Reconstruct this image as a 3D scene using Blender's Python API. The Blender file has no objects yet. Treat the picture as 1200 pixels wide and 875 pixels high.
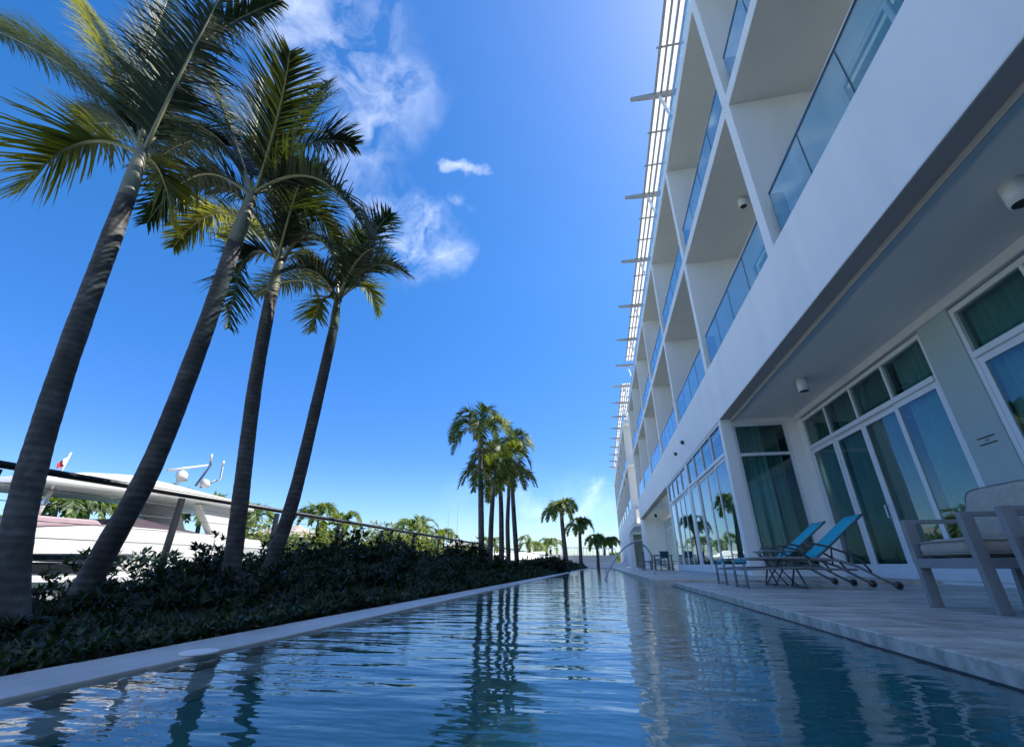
import bpy, math, random
from math import sin, cos, pi, sqrt, radians
from mathutils import Vector as V, noise as mnoise
random.seed(7)
scn = bpy.context.scene
col = scn.collection
H = 0.355                      # camera height above the pool water (z = 0)
YAW, PITCH, F = radians(11.1), radians(24.24), 498.5
f_ = V((-sin(YAW)*cos(PITCH), cos(YAW)*cos(PITCH), sin(PITCH)))
r_ = V((cos(YAW), sin(YAW), 0)); u_ = r_.cross(f_)

def ray(px, py): return f_ + r_*((px-600)/F) - u_*((py-437.5)/F)
def ax(px, py, X): d = ray(px, py); return d*(X/d.x) + V((0, 0, H))
def ay(px, py, Y): d = ray(px, py); return d*(Y/d.y) + V((0, 0, H))

# ------------------------------------------------------------------ materials
def nodes(name):
    m = bpy.data.materials.new(name); m.use_nodes = True
    nt = m.node_tree; nt.nodes.clear()
    o = nt.nodes.new('ShaderNodeOutputMaterial')
    return m, nt, o
def N(nt, t, **k):
    n = nt.nodes.new(t)
    for a, b in k.items():
        if a in n.inputs.keys() and not hasattr(type(n), a): n.inputs[a].default_value = b
        else: setattr(n, a, b)
    return n
def coords(nt, scale=(1, 1, 1)):
    g = nt.nodes.new('ShaderNodeNewGeometry'); mp = nt.nodes.new('ShaderNodeMapping')
    mp.inputs['Scale'].default_value = scale
    nt.links.new(g.outputs['Position'], mp.inputs['Vector']); return mp.outputs[0]
def noise(nt, vec, scale, detail=4, rough=.55):
    n = nt.nodes.new('ShaderNodeTexNoise'); n.inputs['Scale'].default_value = scale
    n.inputs['Detail'].default_value = detail; n.inputs['Roughness'].default_value = rough
    nt.links.new(vec, n.inputs['Vector']); return n.outputs['Fac']
def ramp(nt, fac, stops):
    r = nt.nodes.new('ShaderNodeValToRGB'); cr = r.color_ramp
    while len(cr.elements) < len(stops): cr.elements.new(.5)
    for e, (p, c) in zip(cr.elements, stops): e.position = p; e.color = (*c, 1)
    nt.links.new(fac, r.inputs[0]); return r.outputs[0]
def mathn(nt, op, a, b=None, clamp=False):
    m = nt.nodes.new('ShaderNodeMath'); m.operation = op; m.use_clamp = clamp
    for i, x in enumerate((a, b)):
        if x is None: continue
        if isinstance(x, (int, float)): m.inputs[i].default_value = x
        else: nt.links.new(x, m.inputs[i])
    return m.outputs[0]
def pbr(name, c, rough=.6, c2=None, scale=3., vscale=(1, 1, 1), bump=0., bscale=40., metal=0., spec=.5, coat=0., rv=0., stops=(.3, .7), detail=5):
    m, nt, o = nodes(name)
    p = nt.nodes.new('ShaderNodeBsdfPrincipled'); nt.links.new(p.outputs[0], o.inputs[0])
    p.inputs['Base Color'].default_value = (*c, 1); p.inputs['Roughness'].default_value = rough
    p.inputs['Metallic'].default_value = metal; p.inputs['Specular IOR Level'].default_value = spec
    p.inputs['Coat Weight'].default_value = coat
    vec = coords(nt, vscale)
    if c2:
        n = noise(nt, vec, scale, detail)
        nt.links.new(ramp(nt, n, [(stops[0], c), (stops[1], c2)]), p.inputs['Base Color'])
        if rv:
            nt.links.new(mathn(nt, 'ADD', mathn(nt, 'MULTIPLY', n, rv), rough - rv/2), p.inputs['Roughness'])
    if bump:
        b = nt.nodes.new('ShaderNodeBump'); b.inputs['Strength'].default_value = 1; b.inputs['Distance'].default_value = bump
        nt.links.new(noise(nt, coords(nt), bscale, 6), b.inputs['Height']); nt.links.new(b.outputs[0], p.inputs['Normal'])
    return m
def glass(name, tint, r0, rough=0.0, gcol=(1, 1, 1), wob=0., body=None, bodyf=0.):
    m, nt, o = nodes(name)
    t = nt.nodes.new('ShaderNodeBsdfTransparent'); t.inputs[0].default_value = (*tint, 1)
    g = nt.nodes.new('ShaderNodeBsdfGlossy'); g.inputs['Roughness'].default_value = rough; g.inputs[0].default_value = (*gcol, 1)
    lw = nt.nodes.new('ShaderNodeLayerWeight'); lw.inputs[0].default_value = .5
    fac = mathn(nt, 'ADD', mathn(nt, 'MULTIPLY', mathn(nt, 'POWER', lw.outputs['Facing'], 5.), 1-r0), r0, True)
    mx = nt.nodes.new('ShaderNodeMixShader')
    nt.links.new(fac, mx.inputs[0]); nt.links.new(g.outputs[0], mx.inputs[2])
    src = t.outputs[0]
    if body:
        d = nt.nodes.new('ShaderNodeBsdfDiffuse'); d.inputs[0].default_value = (*body, 1)
        m2 = nt.nodes.new('ShaderNodeMixShader'); m2.inputs[0].default_value = bodyf
        nt.links.new(t.outputs[0], m2.inputs[1]); nt.links.new(d.outputs[0], m2.inputs[2]); src = m2.outputs[0]
    nt.links.new(src, mx.inputs[1])
    if wob:
        b = nt.nodes.new('ShaderNodeBump'); b.inputs['Distance'].default_value = wob
        nt.links.new(noise(nt, coords(nt), 1.3, 1), b.inputs['Height']); nt.links.new(b.outputs[0], g.inputs['Normal'])
    nt.links.new(mx.outputs[0], o.inputs[0]); return m
def leafmat(name, c, c2, tr, trw=.4, scale=3., gloss=.35, spec=.4):
    m, nt, o = nodes(name)
    p = nt.nodes.new('ShaderNodeBsdfPrincipled'); p.inputs['Roughness'].default_value = gloss; p.inputs['Specular IOR Level'].default_value = spec
    n = noise(nt, coords(nt), scale, 3)
    gi = nt.nodes.new('ShaderNodeNewGeometry'); rr = gi.outputs['Random Per Island']
    v = mathn(nt, 'ADD', mathn(nt, 'MULTIPLY', n, .45), mathn(nt, 'MULTIPLY', rr, .55))
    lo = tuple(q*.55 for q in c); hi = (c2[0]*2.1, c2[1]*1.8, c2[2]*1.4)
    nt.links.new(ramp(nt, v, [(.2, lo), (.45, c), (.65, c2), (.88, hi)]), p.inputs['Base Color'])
    t = nt.nodes.new('ShaderNodeBsdfTranslucent'); t.inputs[0].default_value = (*tr, 1)
    mx = nt.nodes.new('ShaderNodeMixShader'); mx.inputs[0].default_value = trw
    nt.links.new(p.outputs[0], mx.inputs[1]); nt.links.new(t.outputs[0], mx.inputs[2]); nt.links.new(mx.outputs[0], o.inputs[0])
    return m

M = {}
M['white'] = pbr('white_stucco', (.91, .90, .88), .75, (.83, .83, .82), 1.1, (1.6, 1.6, .28), .0016, 80, detail=8)
M['inner'] = pbr('party_wall_paint', (.80, .79, .76), .8, (.75, .74, .72), .8, bump=.001, bscale=70)
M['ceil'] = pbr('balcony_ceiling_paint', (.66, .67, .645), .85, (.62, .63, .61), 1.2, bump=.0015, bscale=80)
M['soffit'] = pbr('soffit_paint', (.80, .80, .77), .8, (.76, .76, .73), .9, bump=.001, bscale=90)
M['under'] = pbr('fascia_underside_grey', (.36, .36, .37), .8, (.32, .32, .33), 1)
M['pier'] = pbr('grey_green_render', (.42, .52, .50), .8, (.38, .47, .46), 1.2, bump=.0015, bscale=60)
M['frame'] = pbr('white_window_frame', (.78, .80, .82), .35, (.70, .73, .76), 3)
M['dark'] = pbr('dark_gap', (.02, .022, .025), .6)
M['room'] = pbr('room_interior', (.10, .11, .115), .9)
M['pane'] = glass('window_glass', (.66, .78, .76), .075, gcol=(.85, .95, 1), wob=.0010)
M['railglass'] = glass('balustrade_glass', (.74, .87, .89), .075, gcol=(.85, .95, 1), body=(.32, .50, .54), bodyf=.22)
M['glassedge'] = pbr('glass_edge_green', (.10, .22, .20), .2)
M['steel'] = pbr('brushed_steel', (.55, .56, .57), .28, metal=1.)
M['pergola'] = pbr('pergola_grey_paint', (.34, .33, .31), .5)
M['beam'] = pbr('pergola_beam_paint', (.42, .41, .39), .5, (.36, .36, .35), 2)
M['curtain'] = pbr('teal_curtain', (.36, .64, .63), .9, (.30, .55, .54), 3)
M['curtain2'] = pbr('grey_curtain', (.22, .40, .38), .9, (.16, .31, .30), 3)
M['railmetal'] = pbr('dark_railing_paint', (.018, .021, .025), .4, spec=.4)
M['cable'] = pbr('steel_cable', (.12, .13, .14), .4, metal=.6)
M['furn'] = pbr('grey_aluminium', (.25, .255, .26), .42, (.21, .215, .22), 8, spec=.5)
M['furn2'] = pbr('dark_tube_metal', (.075, .08, .085), .35, spec=.55)
M['sling'] = pbr('turquoise_sling', (.0, .40, .47), .7, (.0, .35, .42), 30, bump=.0006, bscale=500)
M['cush'] = pbr('taupe_cushion', (.44, .39, .32), .95, (.37, .325, .27), 25, bump=.002, bscale=120)
M['pipe'] = pbr('cushion_piping', (.30, .27, .23), .9)
M['rubber'] = pbr('black_rubber', (.012, .012, .013), .6)
M['plaster'] = pbr('pale_building', (.70, .69, .64), .8, (.6, .59, .55), .4)
M['thatch'] = pbr('grey_thatch', (.28, .25, .22), .95, (.18, .16, .14), 3, (1, 1, 4), .03, 8)
M['gel'] = pbr('white_gelcoat', (.46, .46, .455), .3, (.42, .42, .415), .5, coat=.2)
M['gelgrey'] = pbr('grey_gelcoat', (.32, .33, .34), .3)
M['yglass'] = pbr('dark_yacht_glass', (.012, .014, .018), .05, spec=.8)
M['canvas'] = pbr('mauve_canvas', (.30, .22, .25), .7, (.24, .17, .20), 3)
M['red'] = pbr('red_flag_cloth', (.55, .03, .04), .8)
M['wcloth'] = pbr('white_flag_cloth', (.8, .8, .8), .8)
M['soil'] = pbr('planting_soil', (.035, .028, .02), .95, (.06, .045, .03), 12, bump=.02, bscale=25)
M['quay'] = pbr('quay_concrete', (.72, .70, .64), .85, (.62, .60, .55), 1.5)
M['land'] = pbr('far_land', (.10, .12, .05), .95, (.2, .19, .12), .05)
M['wood'] = pbr('branch_bark', (.06, .045, .035), .9)
M['line'] = pbr('dark_waterline', (.03, .045, .05), .5)
M['navy'] = pbr('dark_blue_sling', (.02, .07, .10), .8)
M['lid'] = pbr('white_plastic_lid', (.88, .88, .86), .7)
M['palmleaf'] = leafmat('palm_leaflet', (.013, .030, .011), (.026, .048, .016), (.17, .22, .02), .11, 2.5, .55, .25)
M['palmmid'] = leafmat('sunlit_palm_leaflet', (.028, .065, .014), (.05, .095, .02), (.28, .36, .03), .28, 2.5, .5, .25)  # lighter leaflet copy for farther crowns, sunlight put into the colour
M['palmlight'] = leafmat('backlit_palm_leaflet', (.022, .050, .013), (.045, .072, .02), (.48, .47, .02), .30, 2.5, .55, .25)  # brighter leaflet copy; sun shining through the fronds is put into its colour
M['rachis'] = pbr('palm_rachis', (.20, .22, .09), .45, (.26, .25, .13), 5)
M['shaft'] = pbr('crownshaft', (.15, .17, .10), .5, (.22, .20, .14), 5, (1, 1, .4))
M['hedgeleaf'] = leafmat('hedge_leaf', (.007, .017, .006), (.017, .034, .011), (.05, .09, .012), .18, 6, .38, .3)
M['treeleaf'] = leafmat('far_tree_leaf', (.045, .085, .02), (.12, .15, .03), (.22, .27, .04), .3, .8, .5, .2)
M['groundleaf'] = leafmat('low_groundcover_leaf', (.02, .045, .015), (.05, .075, .02), (.06, .1, .02), .2, 9, .4, .4)

# translucent awning sheet
m, nt, o = nodes('translucent_awning')
d = N(nt, 'ShaderNodeBsdfDiffuse'); d.inputs[0].default_value = (.85, .85, .84, 1)
t = N(nt, 'ShaderNodeBsdfTranslucent'); t.inputs[0].default_value = (.85, .85, .84, 1)
mx = N(nt, 'ShaderNodeMixShader'); mx.inputs[0].default_value = .6
nt.links.new(d.outputs[0], mx.inputs[1]); nt.links.new(t.outputs[0], mx.inputs[2]); nt.links.new(mx.outputs[0], o.inputs[0]); M['awning'] = m

# palm trunk: dark grey with leaf-scar rings
m, nt, o = nodes('palm_bark')
p = N(nt, 'ShaderNodeBsdfPrincipled'); p.inputs['Roughness'].default_value = .85
vec = coords(nt)
n1 = noise(nt, vec, 9, 6, .65)
w = N(nt, 'ShaderNodeTexWave'); w.bands_direction = 'Z'; w.inputs['Scale'].default_value = 5.6; w.inputs['Distortion'].default_value = 2.5
w.inputs['Detail'].default_value = 4; w.inputs['Detail Scale'].default_value = 1.6
nt.links.new(vec, w.inputs['Vector'])
mixf = mathn(nt, 'ADD', mathn(nt, 'MULTIPLY', w.outputs['Fac'], .08), mathn(nt, 'ADD', mathn(nt, 'MULTIPLY', n1, .60), mathn(nt, 'MULTIPLY', noise(nt, vec, 2.2, 3, .6), .32)))
nt.links.new(ramp(nt, mixf, [(.30, (.026, .024, .022)), (.5, (.066, .062, .058)), (.68, (.15, .145, .14))]), p.inputs['Base Color'])
b = N(nt, 'ShaderNodeBump'); b.inputs['Distance'].default_value = .008; nt.links.new(mixf, b.inputs['Height']); nt.links.new(b.outputs[0], p.inputs['Normal'])
nt.links.new(p.outputs[0], o.inputs[0]); M['bark'] = m

# travertine deck
m, nt, o = nodes('travertine_deck')
p = N(nt, 'ShaderNodeBsdfPrincipled')
a = noise(nt, coords(nt, (.55, 3.2, 1)), 1.5, 8, .62); c = noise(nt, coords(nt), 5, 8, .7); e = noise(nt, coords(nt), 34, 4, .7)
mixf = mathn(nt, 'ADD', mathn(nt, 'ADD', mathn(nt, 'MULTIPLY', a, .5), mathn(nt, 'MULTIPLY', c, .34)), mathn(nt, 'MULTIPLY', e, .16))
nt.links.new(ramp(nt, mixf, [(.38, (.24, .20, .165)), (.46, (.43, .375, .315)), (.52, (.60, .535, .455)), (.60, (.73, .66, .57))]), p.inputs['Base Color'])
nt.links.new(mathn(nt, 'ADD', mathn(nt, 'MULTIPLY', c, .4), .22), p.inputs['Roughness'])
b = N(nt, 'ShaderNodeBump'); b.inputs['Distance'].default_value = .003; nt.links.new(mixf, b.inputs['Height']); nt.links.new(b.outputs[0], p.inputs['Normal'])
nt.links.new(p.outputs[0], o.inputs[0]); M['deck'] = m

# coping
m, nt, o = nodes('grey_coping_stone')
p = N(nt, 'ShaderNodeBsdfPrincipled')
c = noise(nt, coords(nt), 7, 8, .7); e = noise(nt, coords(nt), 1.1, 4, .6); gi = N(nt, 'ShaderNodeNewGeometry')
mixf = mathn(nt, 'ADD', mathn(nt, 'ADD', mathn(nt, 'MULTIPLY', c, .45), mathn(nt, 'MULTIPLY', e, .45)), mathn(nt, 'MULTIPLY', gi.outputs['Random Per Island'], .10))
nt.links.new(ramp(nt, mixf, [(.36, (.50, .465, .43)), (.55, (.64, .60, .56)), (.7, (.72, .68, .64))]), p.inputs['Base Color'])
nt.links.new(mathn(nt, 'ADD', mathn(nt, 'MULTIPLY', e, .35), .28), p.inputs['Roughness'])
nt.links.new(p.outputs[0], o.inputs[0]); M['coping'] = m

# pool tiles
m, nt, o = nodes('pool_tile')
p = N(nt, 'ShaderNodeBsdfPrincipled'); p.inputs['Roughness'].default_value = .4
bk = N(nt, 'ShaderNodeTexBrick'); bk.offset = 0; bk.inputs['Scale'].default_value = 1; bk.inputs['Brick Width'].default_value = .05; bk.inputs['Row Height'].default_value = .05
bk.inputs['Mortar Size'].default_value = .003; bk.inputs['Color1'].default_value = (.18, .54, .54, 1); bk.inputs['Color2'].default_value = (.155, .50, .51, 1); bk.inputs['Mortar'].default_value = (.20, .56, .56, 1)
nt.links.new(coords(nt), bk.inputs['Vector']); nt.links.new(bk.outputs['Color'], p.inputs['Base Color']); nt.links.new(p.outputs[0], o.inputs[0]); M['tile'] = m

# pool water and canal water
def water(name, tint, s1, d1, s2, d2, s3, d3):
    m, nt, o = nodes(name)
    t = N(nt, 'ShaderNodeBsdfTransparent'); t.inputs[0].default_value = (*tint, 1)
    g = N(nt, 'ShaderNodeBsdfGlossy'); g.inputs['Roughness'].default_value = .015; g.inputs[0].default_value = (.97, .98, 1, 1)
    fr = N(nt, 'ShaderNodeFresnel'); fr.inputs['IOR'].default_value = 1.333
    prev = None
    for s, dist, vs in ((s1, d1, (.6, 1.6, 1)), (s2, d2, (.55, 1.8, 1)), (s3, d3, (1, 1, 1))):
        b = N(nt, 'ShaderNodeBump'); b.inputs['Distance'].default_value = dist
        nt.links.new(noise(nt, coords(nt, vs), s, 2, .5), b.inputs['Height'])
        if prev: nt.links.new(prev, b.inputs['Normal'])
        prev = b.outputs[0]
    nt.links.new(prev, g.inputs['Normal']); nt.links.new(prev, fr.inputs['Normal'])
    mx = N(nt, 'ShaderNodeMixShader'); nt.links.new(fr.outputs[0], mx.inputs[0]); nt.links.new(t.outputs[0], mx.inputs[1]); nt.links.new(g.outputs[0], mx.inputs[2])
    nt.links.new(mx.outputs[0], o.inputs[0]); return m
M['water'] = water('pool_water', (.80, .97, .98), 1.7, .014, 5.5, .0055, 17., .0009)
M['sea'] = pbr('canal_water', (.01, .05, .06), .06, bump=.03, bscale=3, spec=.6)

# ------------------------------------------------------------------ mesh helper
class MB:
    def __init__(s): s.v = []; s.f = []
    def add(s, vs, fs):
        n = len(s.v); s.v += [tuple(p) for p in vs]; s.f += [tuple(i+n for i in q) for q in fs]; return s
    def box(s, x0, x1, y0, y1, z0, z1):
        return s.add([(x, y, z) for x in (x0, x1) for y in (y0, y1) for z in (z0, z1)],
                     [(0, 1, 3, 2), (4, 6, 7, 5), (0, 4, 5, 1), (2, 3, 7, 6), (0, 2, 6, 4), (1, 5, 7, 3)])
    def obox(s, c, dx, dy, dz, hx, hy, hz):   # oriented box
        vs = [c + dx*(a*hx) + dy*(b*hy) + dz*(e*hz) for a in (-1, 1) for b in (-1, 1) for e in (-1, 1)]
        return s.add(vs, [(0, 1, 3, 2), (4, 6, 7, 5), (0, 4, 5, 1), (2, 3, 7, 6), (0, 2, 6, 4), (1, 5, 7, 3)])
    def tube(s, pts, rad, n=8, cap=True):
        pts = [V(p) for p in pts]
        if not hasattr(rad, '__len__'): rad = [rad]*len(pts)
        rings = []; up = V((0, 0, 1))
        for i, p in enumerate(pts):
            t = (pts[min(i+1, len(pts)-1)] - pts[max(i-1, 0)]).normalized()
            ref = up if abs(t.z) < .95 else V((1, 0, 0))
            a = t.cross(ref).normalized(); b = a.cross(t).normalized()
            rings.append([p + (a*cos(2*pi*k/n) + b*sin(2*pi*k/n))*rad[i] for k in range(n)])
        vs = [q for r in rings for q in r]; fs = []
        for i in range(len(pts)-1):
            for k in range(n):
                fs.append((i*n+k, i*n+(k+1) % n, (i+1)*n+(k+1) % n, (i+1)*n+k))
        if cap: fs += [tuple(range(n))[::-1], tuple(range((len(pts)-1)*n, len(pts)*n))]
        return s.add(vs, fs)
    def prism(s, poly, axis, a, b):      # poly of 2-D points extruded along axis
        def P(u, v, w): return {'x': (w, u, v), 'y': (u, w, v), 'z': (u, v, w)}[axis]
        n = len(poly)
        return s.add([P(u, v, a) for u, v in poly] + [P(u, v, b) for u, v in poly],
                     [tuple(range(n))[::-1], tuple(range(n, 2*n))] + [(i, (i+1) % n, n+(i+1) % n, n+i) for i in range(n)])
    def build(s, name, mat, parent=None, smooth=False, bevel=0, mats=None):
        me = bpy.data.meshes.new(name); me.from_pydata(s.v, [], s.f); me.update()
        if not s.f: return None
        o = bpy.data.objects.new(name, me); col.objects.link(o)
        me.materials.append(mat)
        if smooth: me.polygons.foreach_set('use_smooth', [True]*len(me.polygons))
        if parent: o.parent = parent
        if bevel:
            b = o.modifiers.new('bevel', 'BEVEL'); b.width = bevel; b.segments = 2; b.limit_method = 'ANGLE'
        # consistent normals
        import bmesh
        bm = bmesh.new(); bm.from_mesh(me)
        if len(bm.faces) < 20000: bmesh.ops.recalc_face_normals(bm, faces=bm.faces)
        bm.to_mesh(me); bm.free()
        return o
def box(*a): return MB().box(*a)
def tag(o, label=None, cat=None, group=None, kind=None):
    if label: o['label'] = label
    if cat: o['category'] = cat
    if group: o['group'] = group
    if kind: o['kind'] = kind
    return o
def empty(name, loc=(0, 0, 0), label=None, cat=None, group=None):
    o = bpy.data.objects.new(name, None); o.empty_display_size = .2; o.location = loc; col.objects.link(o)
    return tag(o, label, cat, group)
def struct(o): o['kind'] = 'structure'; return o
def copy_tree(o, parent=None):
    c = o.copy(); col.objects.link(c); c.parent = parent
    for ch in list(o.children): copy_tree(ch, c)
    return c

# ------------------------------------------------------------------ ground, pool, deck
Y0, Y1 = -8, 60
struct(box(-400, 700, -300, 900, -3.2, -3.0).build('canal_bed', M['quay']))
struct(MB().add([(-1500, -1500, -1.5), (1500, -1500, -1.5), (1500, 3000, -1.5), (-1500, 3000, -1.5)], [(0, 1, 2, 3)]).build('canal_water', M['sea']))
struct(MB().box(-1500, -46, -1500, 2900, -2.9, -.9).box(-45.99, 1500, 150, 2900, -2.9, -.95).build('far_bank', M['land']))
struct(box(-5.25, -2.04, Y0, 75, -2.9, -.06).build('planter_ground', M['soil']))
struct(box(-5.6, -5.251, Y0, 75, -2.9, -.02).build('quay_wall', M['quay']))
struct(box(-11.5, -5.601, -30, 120, -2.9, -.62).build('bounce_dock', M['quay']))  # sunlit slab added to bounce light onto the facade and soffits
struct(box(5.61, 60, Y0, 110, -2.9, .05).build('ground', M['quay']))
struct(box(-2.06, 5.6, 62, 110, -2.9, .06).build('end_terrace', M['deck']))
# coping, a row of stones with fine joints
mb = MB(); y = Y0
while y < Y1:
    mb.box(-2.035, -1.70, y+.003, y+1.197, -.35, .012+random.uniform(-.0012, .0012)); y += 1.2
struct(mb.build('pool_coping', M['coping'], bevel=.004))
mb = MB().box(-2.06, 1.3, Y1, Y1+.4, -.35, .012)
struct(mb.build('end_coping', M['coping'], bevel=.004))
# basin
bs = MB()
bs.add([(-2.0, Y0, -1.25), (1.4, Y0, -1.25), (1.4, Y1, -1.25), (-2.0, Y1, -1.25)], [(0, 1, 2, 3)])
struct(bs.build('pool_floor', M['tile']))
struct(box(-1.7, -1.45, Y0, Y1, -.08, -.045).build('pool_ledge', M['coping'], bevel=.01)); struct(box(-1.7, -1.452, Y0, Y1, -1.24, -.081).build('pool_side', M['tile']))
struct(MB().add([(-1.699, Y0, 0), (1.30, Y0, 0), (1.30, Y1, 0), (-1.699, Y1, 0)], [(0, 1, 2, 3)]).build('pool_water', M['water']))
# decks
struct(MB().box(1.236, 1.2445, Y0, 9.3, -1.24, -.0125).build('pool_side', M['tile']))
struct(MB().box(1.238, 1.244, Y0, 9.3, -.012, .005).build('waterline', M['line']))
mb = MB()
ys = [Y0, -5.3, -2.6, .1, 2.8, 5.5, 7.4, 9.3]
for a, b in zip(ys, ys[1:]): mb.box(1.245, 1.62, a+.0015, b-.0015, -1.24, .065)
mb.box(1.623, 5.6, Y0, 9.3, -1.24, .0645)
struct(mb.build('near_deck', M['deck'], bevel=.006))
mb = MB().box(.90, 5.6, 9.301, 26, -1.24, .112).box(.90, 5.6, 26.003, Y1, -1.24, .112)
struct(mb.build('far_deck', M['deck'], bevel=.006))
tag(MB().tube([(-1.735, 1.86, .0125), (-1.735, 1.86, .018), (-1.735, 1.86, .020)], [.074, .074, .06], 32).build('skimmer_lid', M['lid']),
    'small round white plastic lid set in the pool coping', 'drain cover')

# ------------------------------------------------------------------ hotel building
XF, XG = 3.63, 5.6
SP, C0 = 5.72, 7.33
def yc(k): return C0 + SP*k
def make_block(root, XF, k0, k1, ya, yb, zoff=0., detail=True, wallx=5.45):
    """egg-crate block: fascia, party walls, slabs, ceilings, railings, back doors"""
    z1, z2a, z2b, z3a, z3b = 5.85, 9.93+zoff, 10.25+zoff, 14.4+zoff, 14.75+zoff
    fs = MB().prism([(XF, 4.2), (XF+.0, z1), (XF+.28, z1), (XF+.28, 4.2)], 'y', ya, yb)
    fs.build('fascia', M['white'], root)
    box(XF-.012, XF+.0, ya+.01, yb-.01, 4.19, 4.215).build('drip_edge', M['soffit'], root)
    box(XF+.28, XF+2.2, ya, yb, 5.5, 5.78).build('floor_slab', M['inner'], root)
    box(XF, 9.5, ya, yb, z2a, z2b).build('floor_slab', M['white'], root)
    box(XF, 9.5, ya, yb, z3a, z3b).build('roof_slab', M['white'], root)
    W = .15
    ks = list(range(k0, k1+1))
    for k in ks:
        c = yc(k)
        if c-W < ya or c+W > yb: continue
        MB().box(XF, wallx-.002, c-W, c+W, z1, z2a).box(XF, wallx-.002, c-W, c+W, z2b, z3a).build('party_wall', M['inner' if not detail else 'white'], root)
    for k in ks[:-1]:
        a, b = yc(k)+W, yc(k+1)-W
        for zb, zt in ((z1-.07, z2a), (z2b, z3a)):
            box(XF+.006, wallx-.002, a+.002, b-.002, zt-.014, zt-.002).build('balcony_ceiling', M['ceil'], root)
            # back wall with a sliding door
            bw = MB(); h = zb+3.4
            bw.box(wallx, wallx+.15, a-.1, a+.5, zb, zt).box(wallx, wallx+.15, b-.5, b+.1, zb, zt).box(wallx, wallx+.15, a+.5, b-.5, h, zt)
            bw.build('back_wall', M['inner'], root)
            fr = MB(); n = 3; da, db = a+.5, b-.5
            for i in range(n+1):
                y = da + (db-da)*i/n; fr.box(wallx+.02, wallx+.09, y-.045, y+.045, zb, h-.09)
            fr.box(wallx+.02, wallx+.09, da, db, h-.09, h)
            fo = fr.build('balcony_door', M['frame'], root)
            box(wallx+.05, wallx+.06, da, db, zb, h-.09).build('pane', M['pane'], fo)
            box(wallx+.35, wallx+.37, da-.3, db+.3, zb, h+.2).build('curtain_lining', M['curtain2'], fo)
            # railing
            rt = MB().tube([(XF+.07, a+.002, zb+1.12 if zb < z1 else zb+.95), (XF+.07, b-.27, zb+1.12 if zb < z1 else zb+.95)], .022, 8)
            top = zb+1.12 if zb < z1 else zb+.95
            rr = rt.build('balcony_railing', M['steel'], root, True)
            n = 4; y0 = a+.01; y1 = b-.28
            for i in range(n):
                p0 = y0+(y1-y0)*i/n+.008; p1 = y0+(y1-y0)*(i+1)/n-.008
                box(XF+.062, XF+.074, p0, p1, (z1+.002 if zb < z1 else zb+.002), top-.018).build('glass_panel', M['railglass'], rr)
            for i in range(1, n): q = y0+(y1-y0)*i/n; box(XF+.060, XF+.078, q-.0078, q+.0078, (z1+.002 if zb < z1 else zb+.002), top-.018).build('joint', M['dark'], rr)
            box(XF+.055, XF+.085, y0, y1, top-.045, top-.0185).build('channel', M['dark'], rr)
            box(XF+.062, XF+.32, b-.279, b-.267, (z1+.002 if zb < z1 else zb+.002), top-.02).build('glass_panel', M['glassedge'], rr)
    # roof terrace balustrade and set-back penthouse wall
    rr = MB().tube([(XF+.18, ya+.1, z3b+1.1), (XF+.18, yb-.1, z3b+1.1)], .022, 6).build('roof_railing', M['steel'], root)
    y = ya+.1
    while y < yb-1.5:
        box(XF+.172, XF+.184, y, y+1.40, z3b+.06, z3b+1.07).build('glass_panel', M['railglass'], rr); y += 1.43
    box(6.6, 6.8, ya, yb, z3b, 19.3).build('penthouse_wall', M['white'], root)

def glazing(root, x, y0, y1, ndoor, ntrans, zb, zt, zr, handle=None, facing=-1, curtain=None):
    """a sliding-door set with a transom row above, in the plane x, from y0 to y1; zr = rail between"""
    fr = MB(); d = .11
    xs, xe = x, x+d
    fr.box(xs, xe, y0, y0+.07, zb, zt).box(xs, xe, y1-.07, y1, zb, zt)
    fr.box(xs, xe, y0+.07, y1-.07, zt-.08, zt).box(xs, xe, y0+.07, y1-.07, zb, zb+.11)
    fr.box(xs-.035, xe, y0+.07, y1-.07, zr-.05, zr+.04)                     # projecting rail
    for i in range(1, ntrans):
        y = y0+(y1-y0)*i/ntrans; fr.box(xs+.01, xe, y-.03, y+.03, zr+.04, zt-.08)
    fo = fr.build('window', M['frame'], root, bevel=.004)
    w = (y1-y0-.14)/ndoor
    for i in range(ndoor):
        a = y0+.07+w*i; b = a+w; off = .0 if i in (0, ndoor-1) else .035
        s = MB(); xa, xb = x+.012+off, x+.055+off
        s.box(xa, xb, a+.002, a+.085, zb+.11, zr-.05).box(xa, xb, b-.085, b-.002, zb+.11, zr-.05)
        s.box(xa, xb, a+.085, b-.085, zb+.11, zb+.26).box(xa, xb, a+.085, b-.085, zr-.15, zr-.05)
        do = s.build('sliding_door', M['frame'], root, bevel=.003)
        box(xa+.015, xa+.023, a+.085, b-.085, zb+.26, zr-.15).build('pane', M['pane'], do)
        if handle == i:
            hb = MB().tube([(xa-.005, a+.045, 1.20), (xa-.075, a+.045, 1.21), (xa-.075, a+.045, 1.44), (xa-.005, a+.045, 1.45)], .015, 8)
            hb.build('handle', M['frame'], do, True)
    for i in range(ntrans):
        a = y0+(y1-y0)*i/ntrans + (.07 if i == 0 else .03); b = y0+(y1-y0)*(i+1)/ntrans - (.07 if i == ntrans-1 else .03)
        box(x+.05, x+.058, a, b, zr+.04, zt-.08).build('pane', M['pane'], fo)
    return fo

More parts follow.
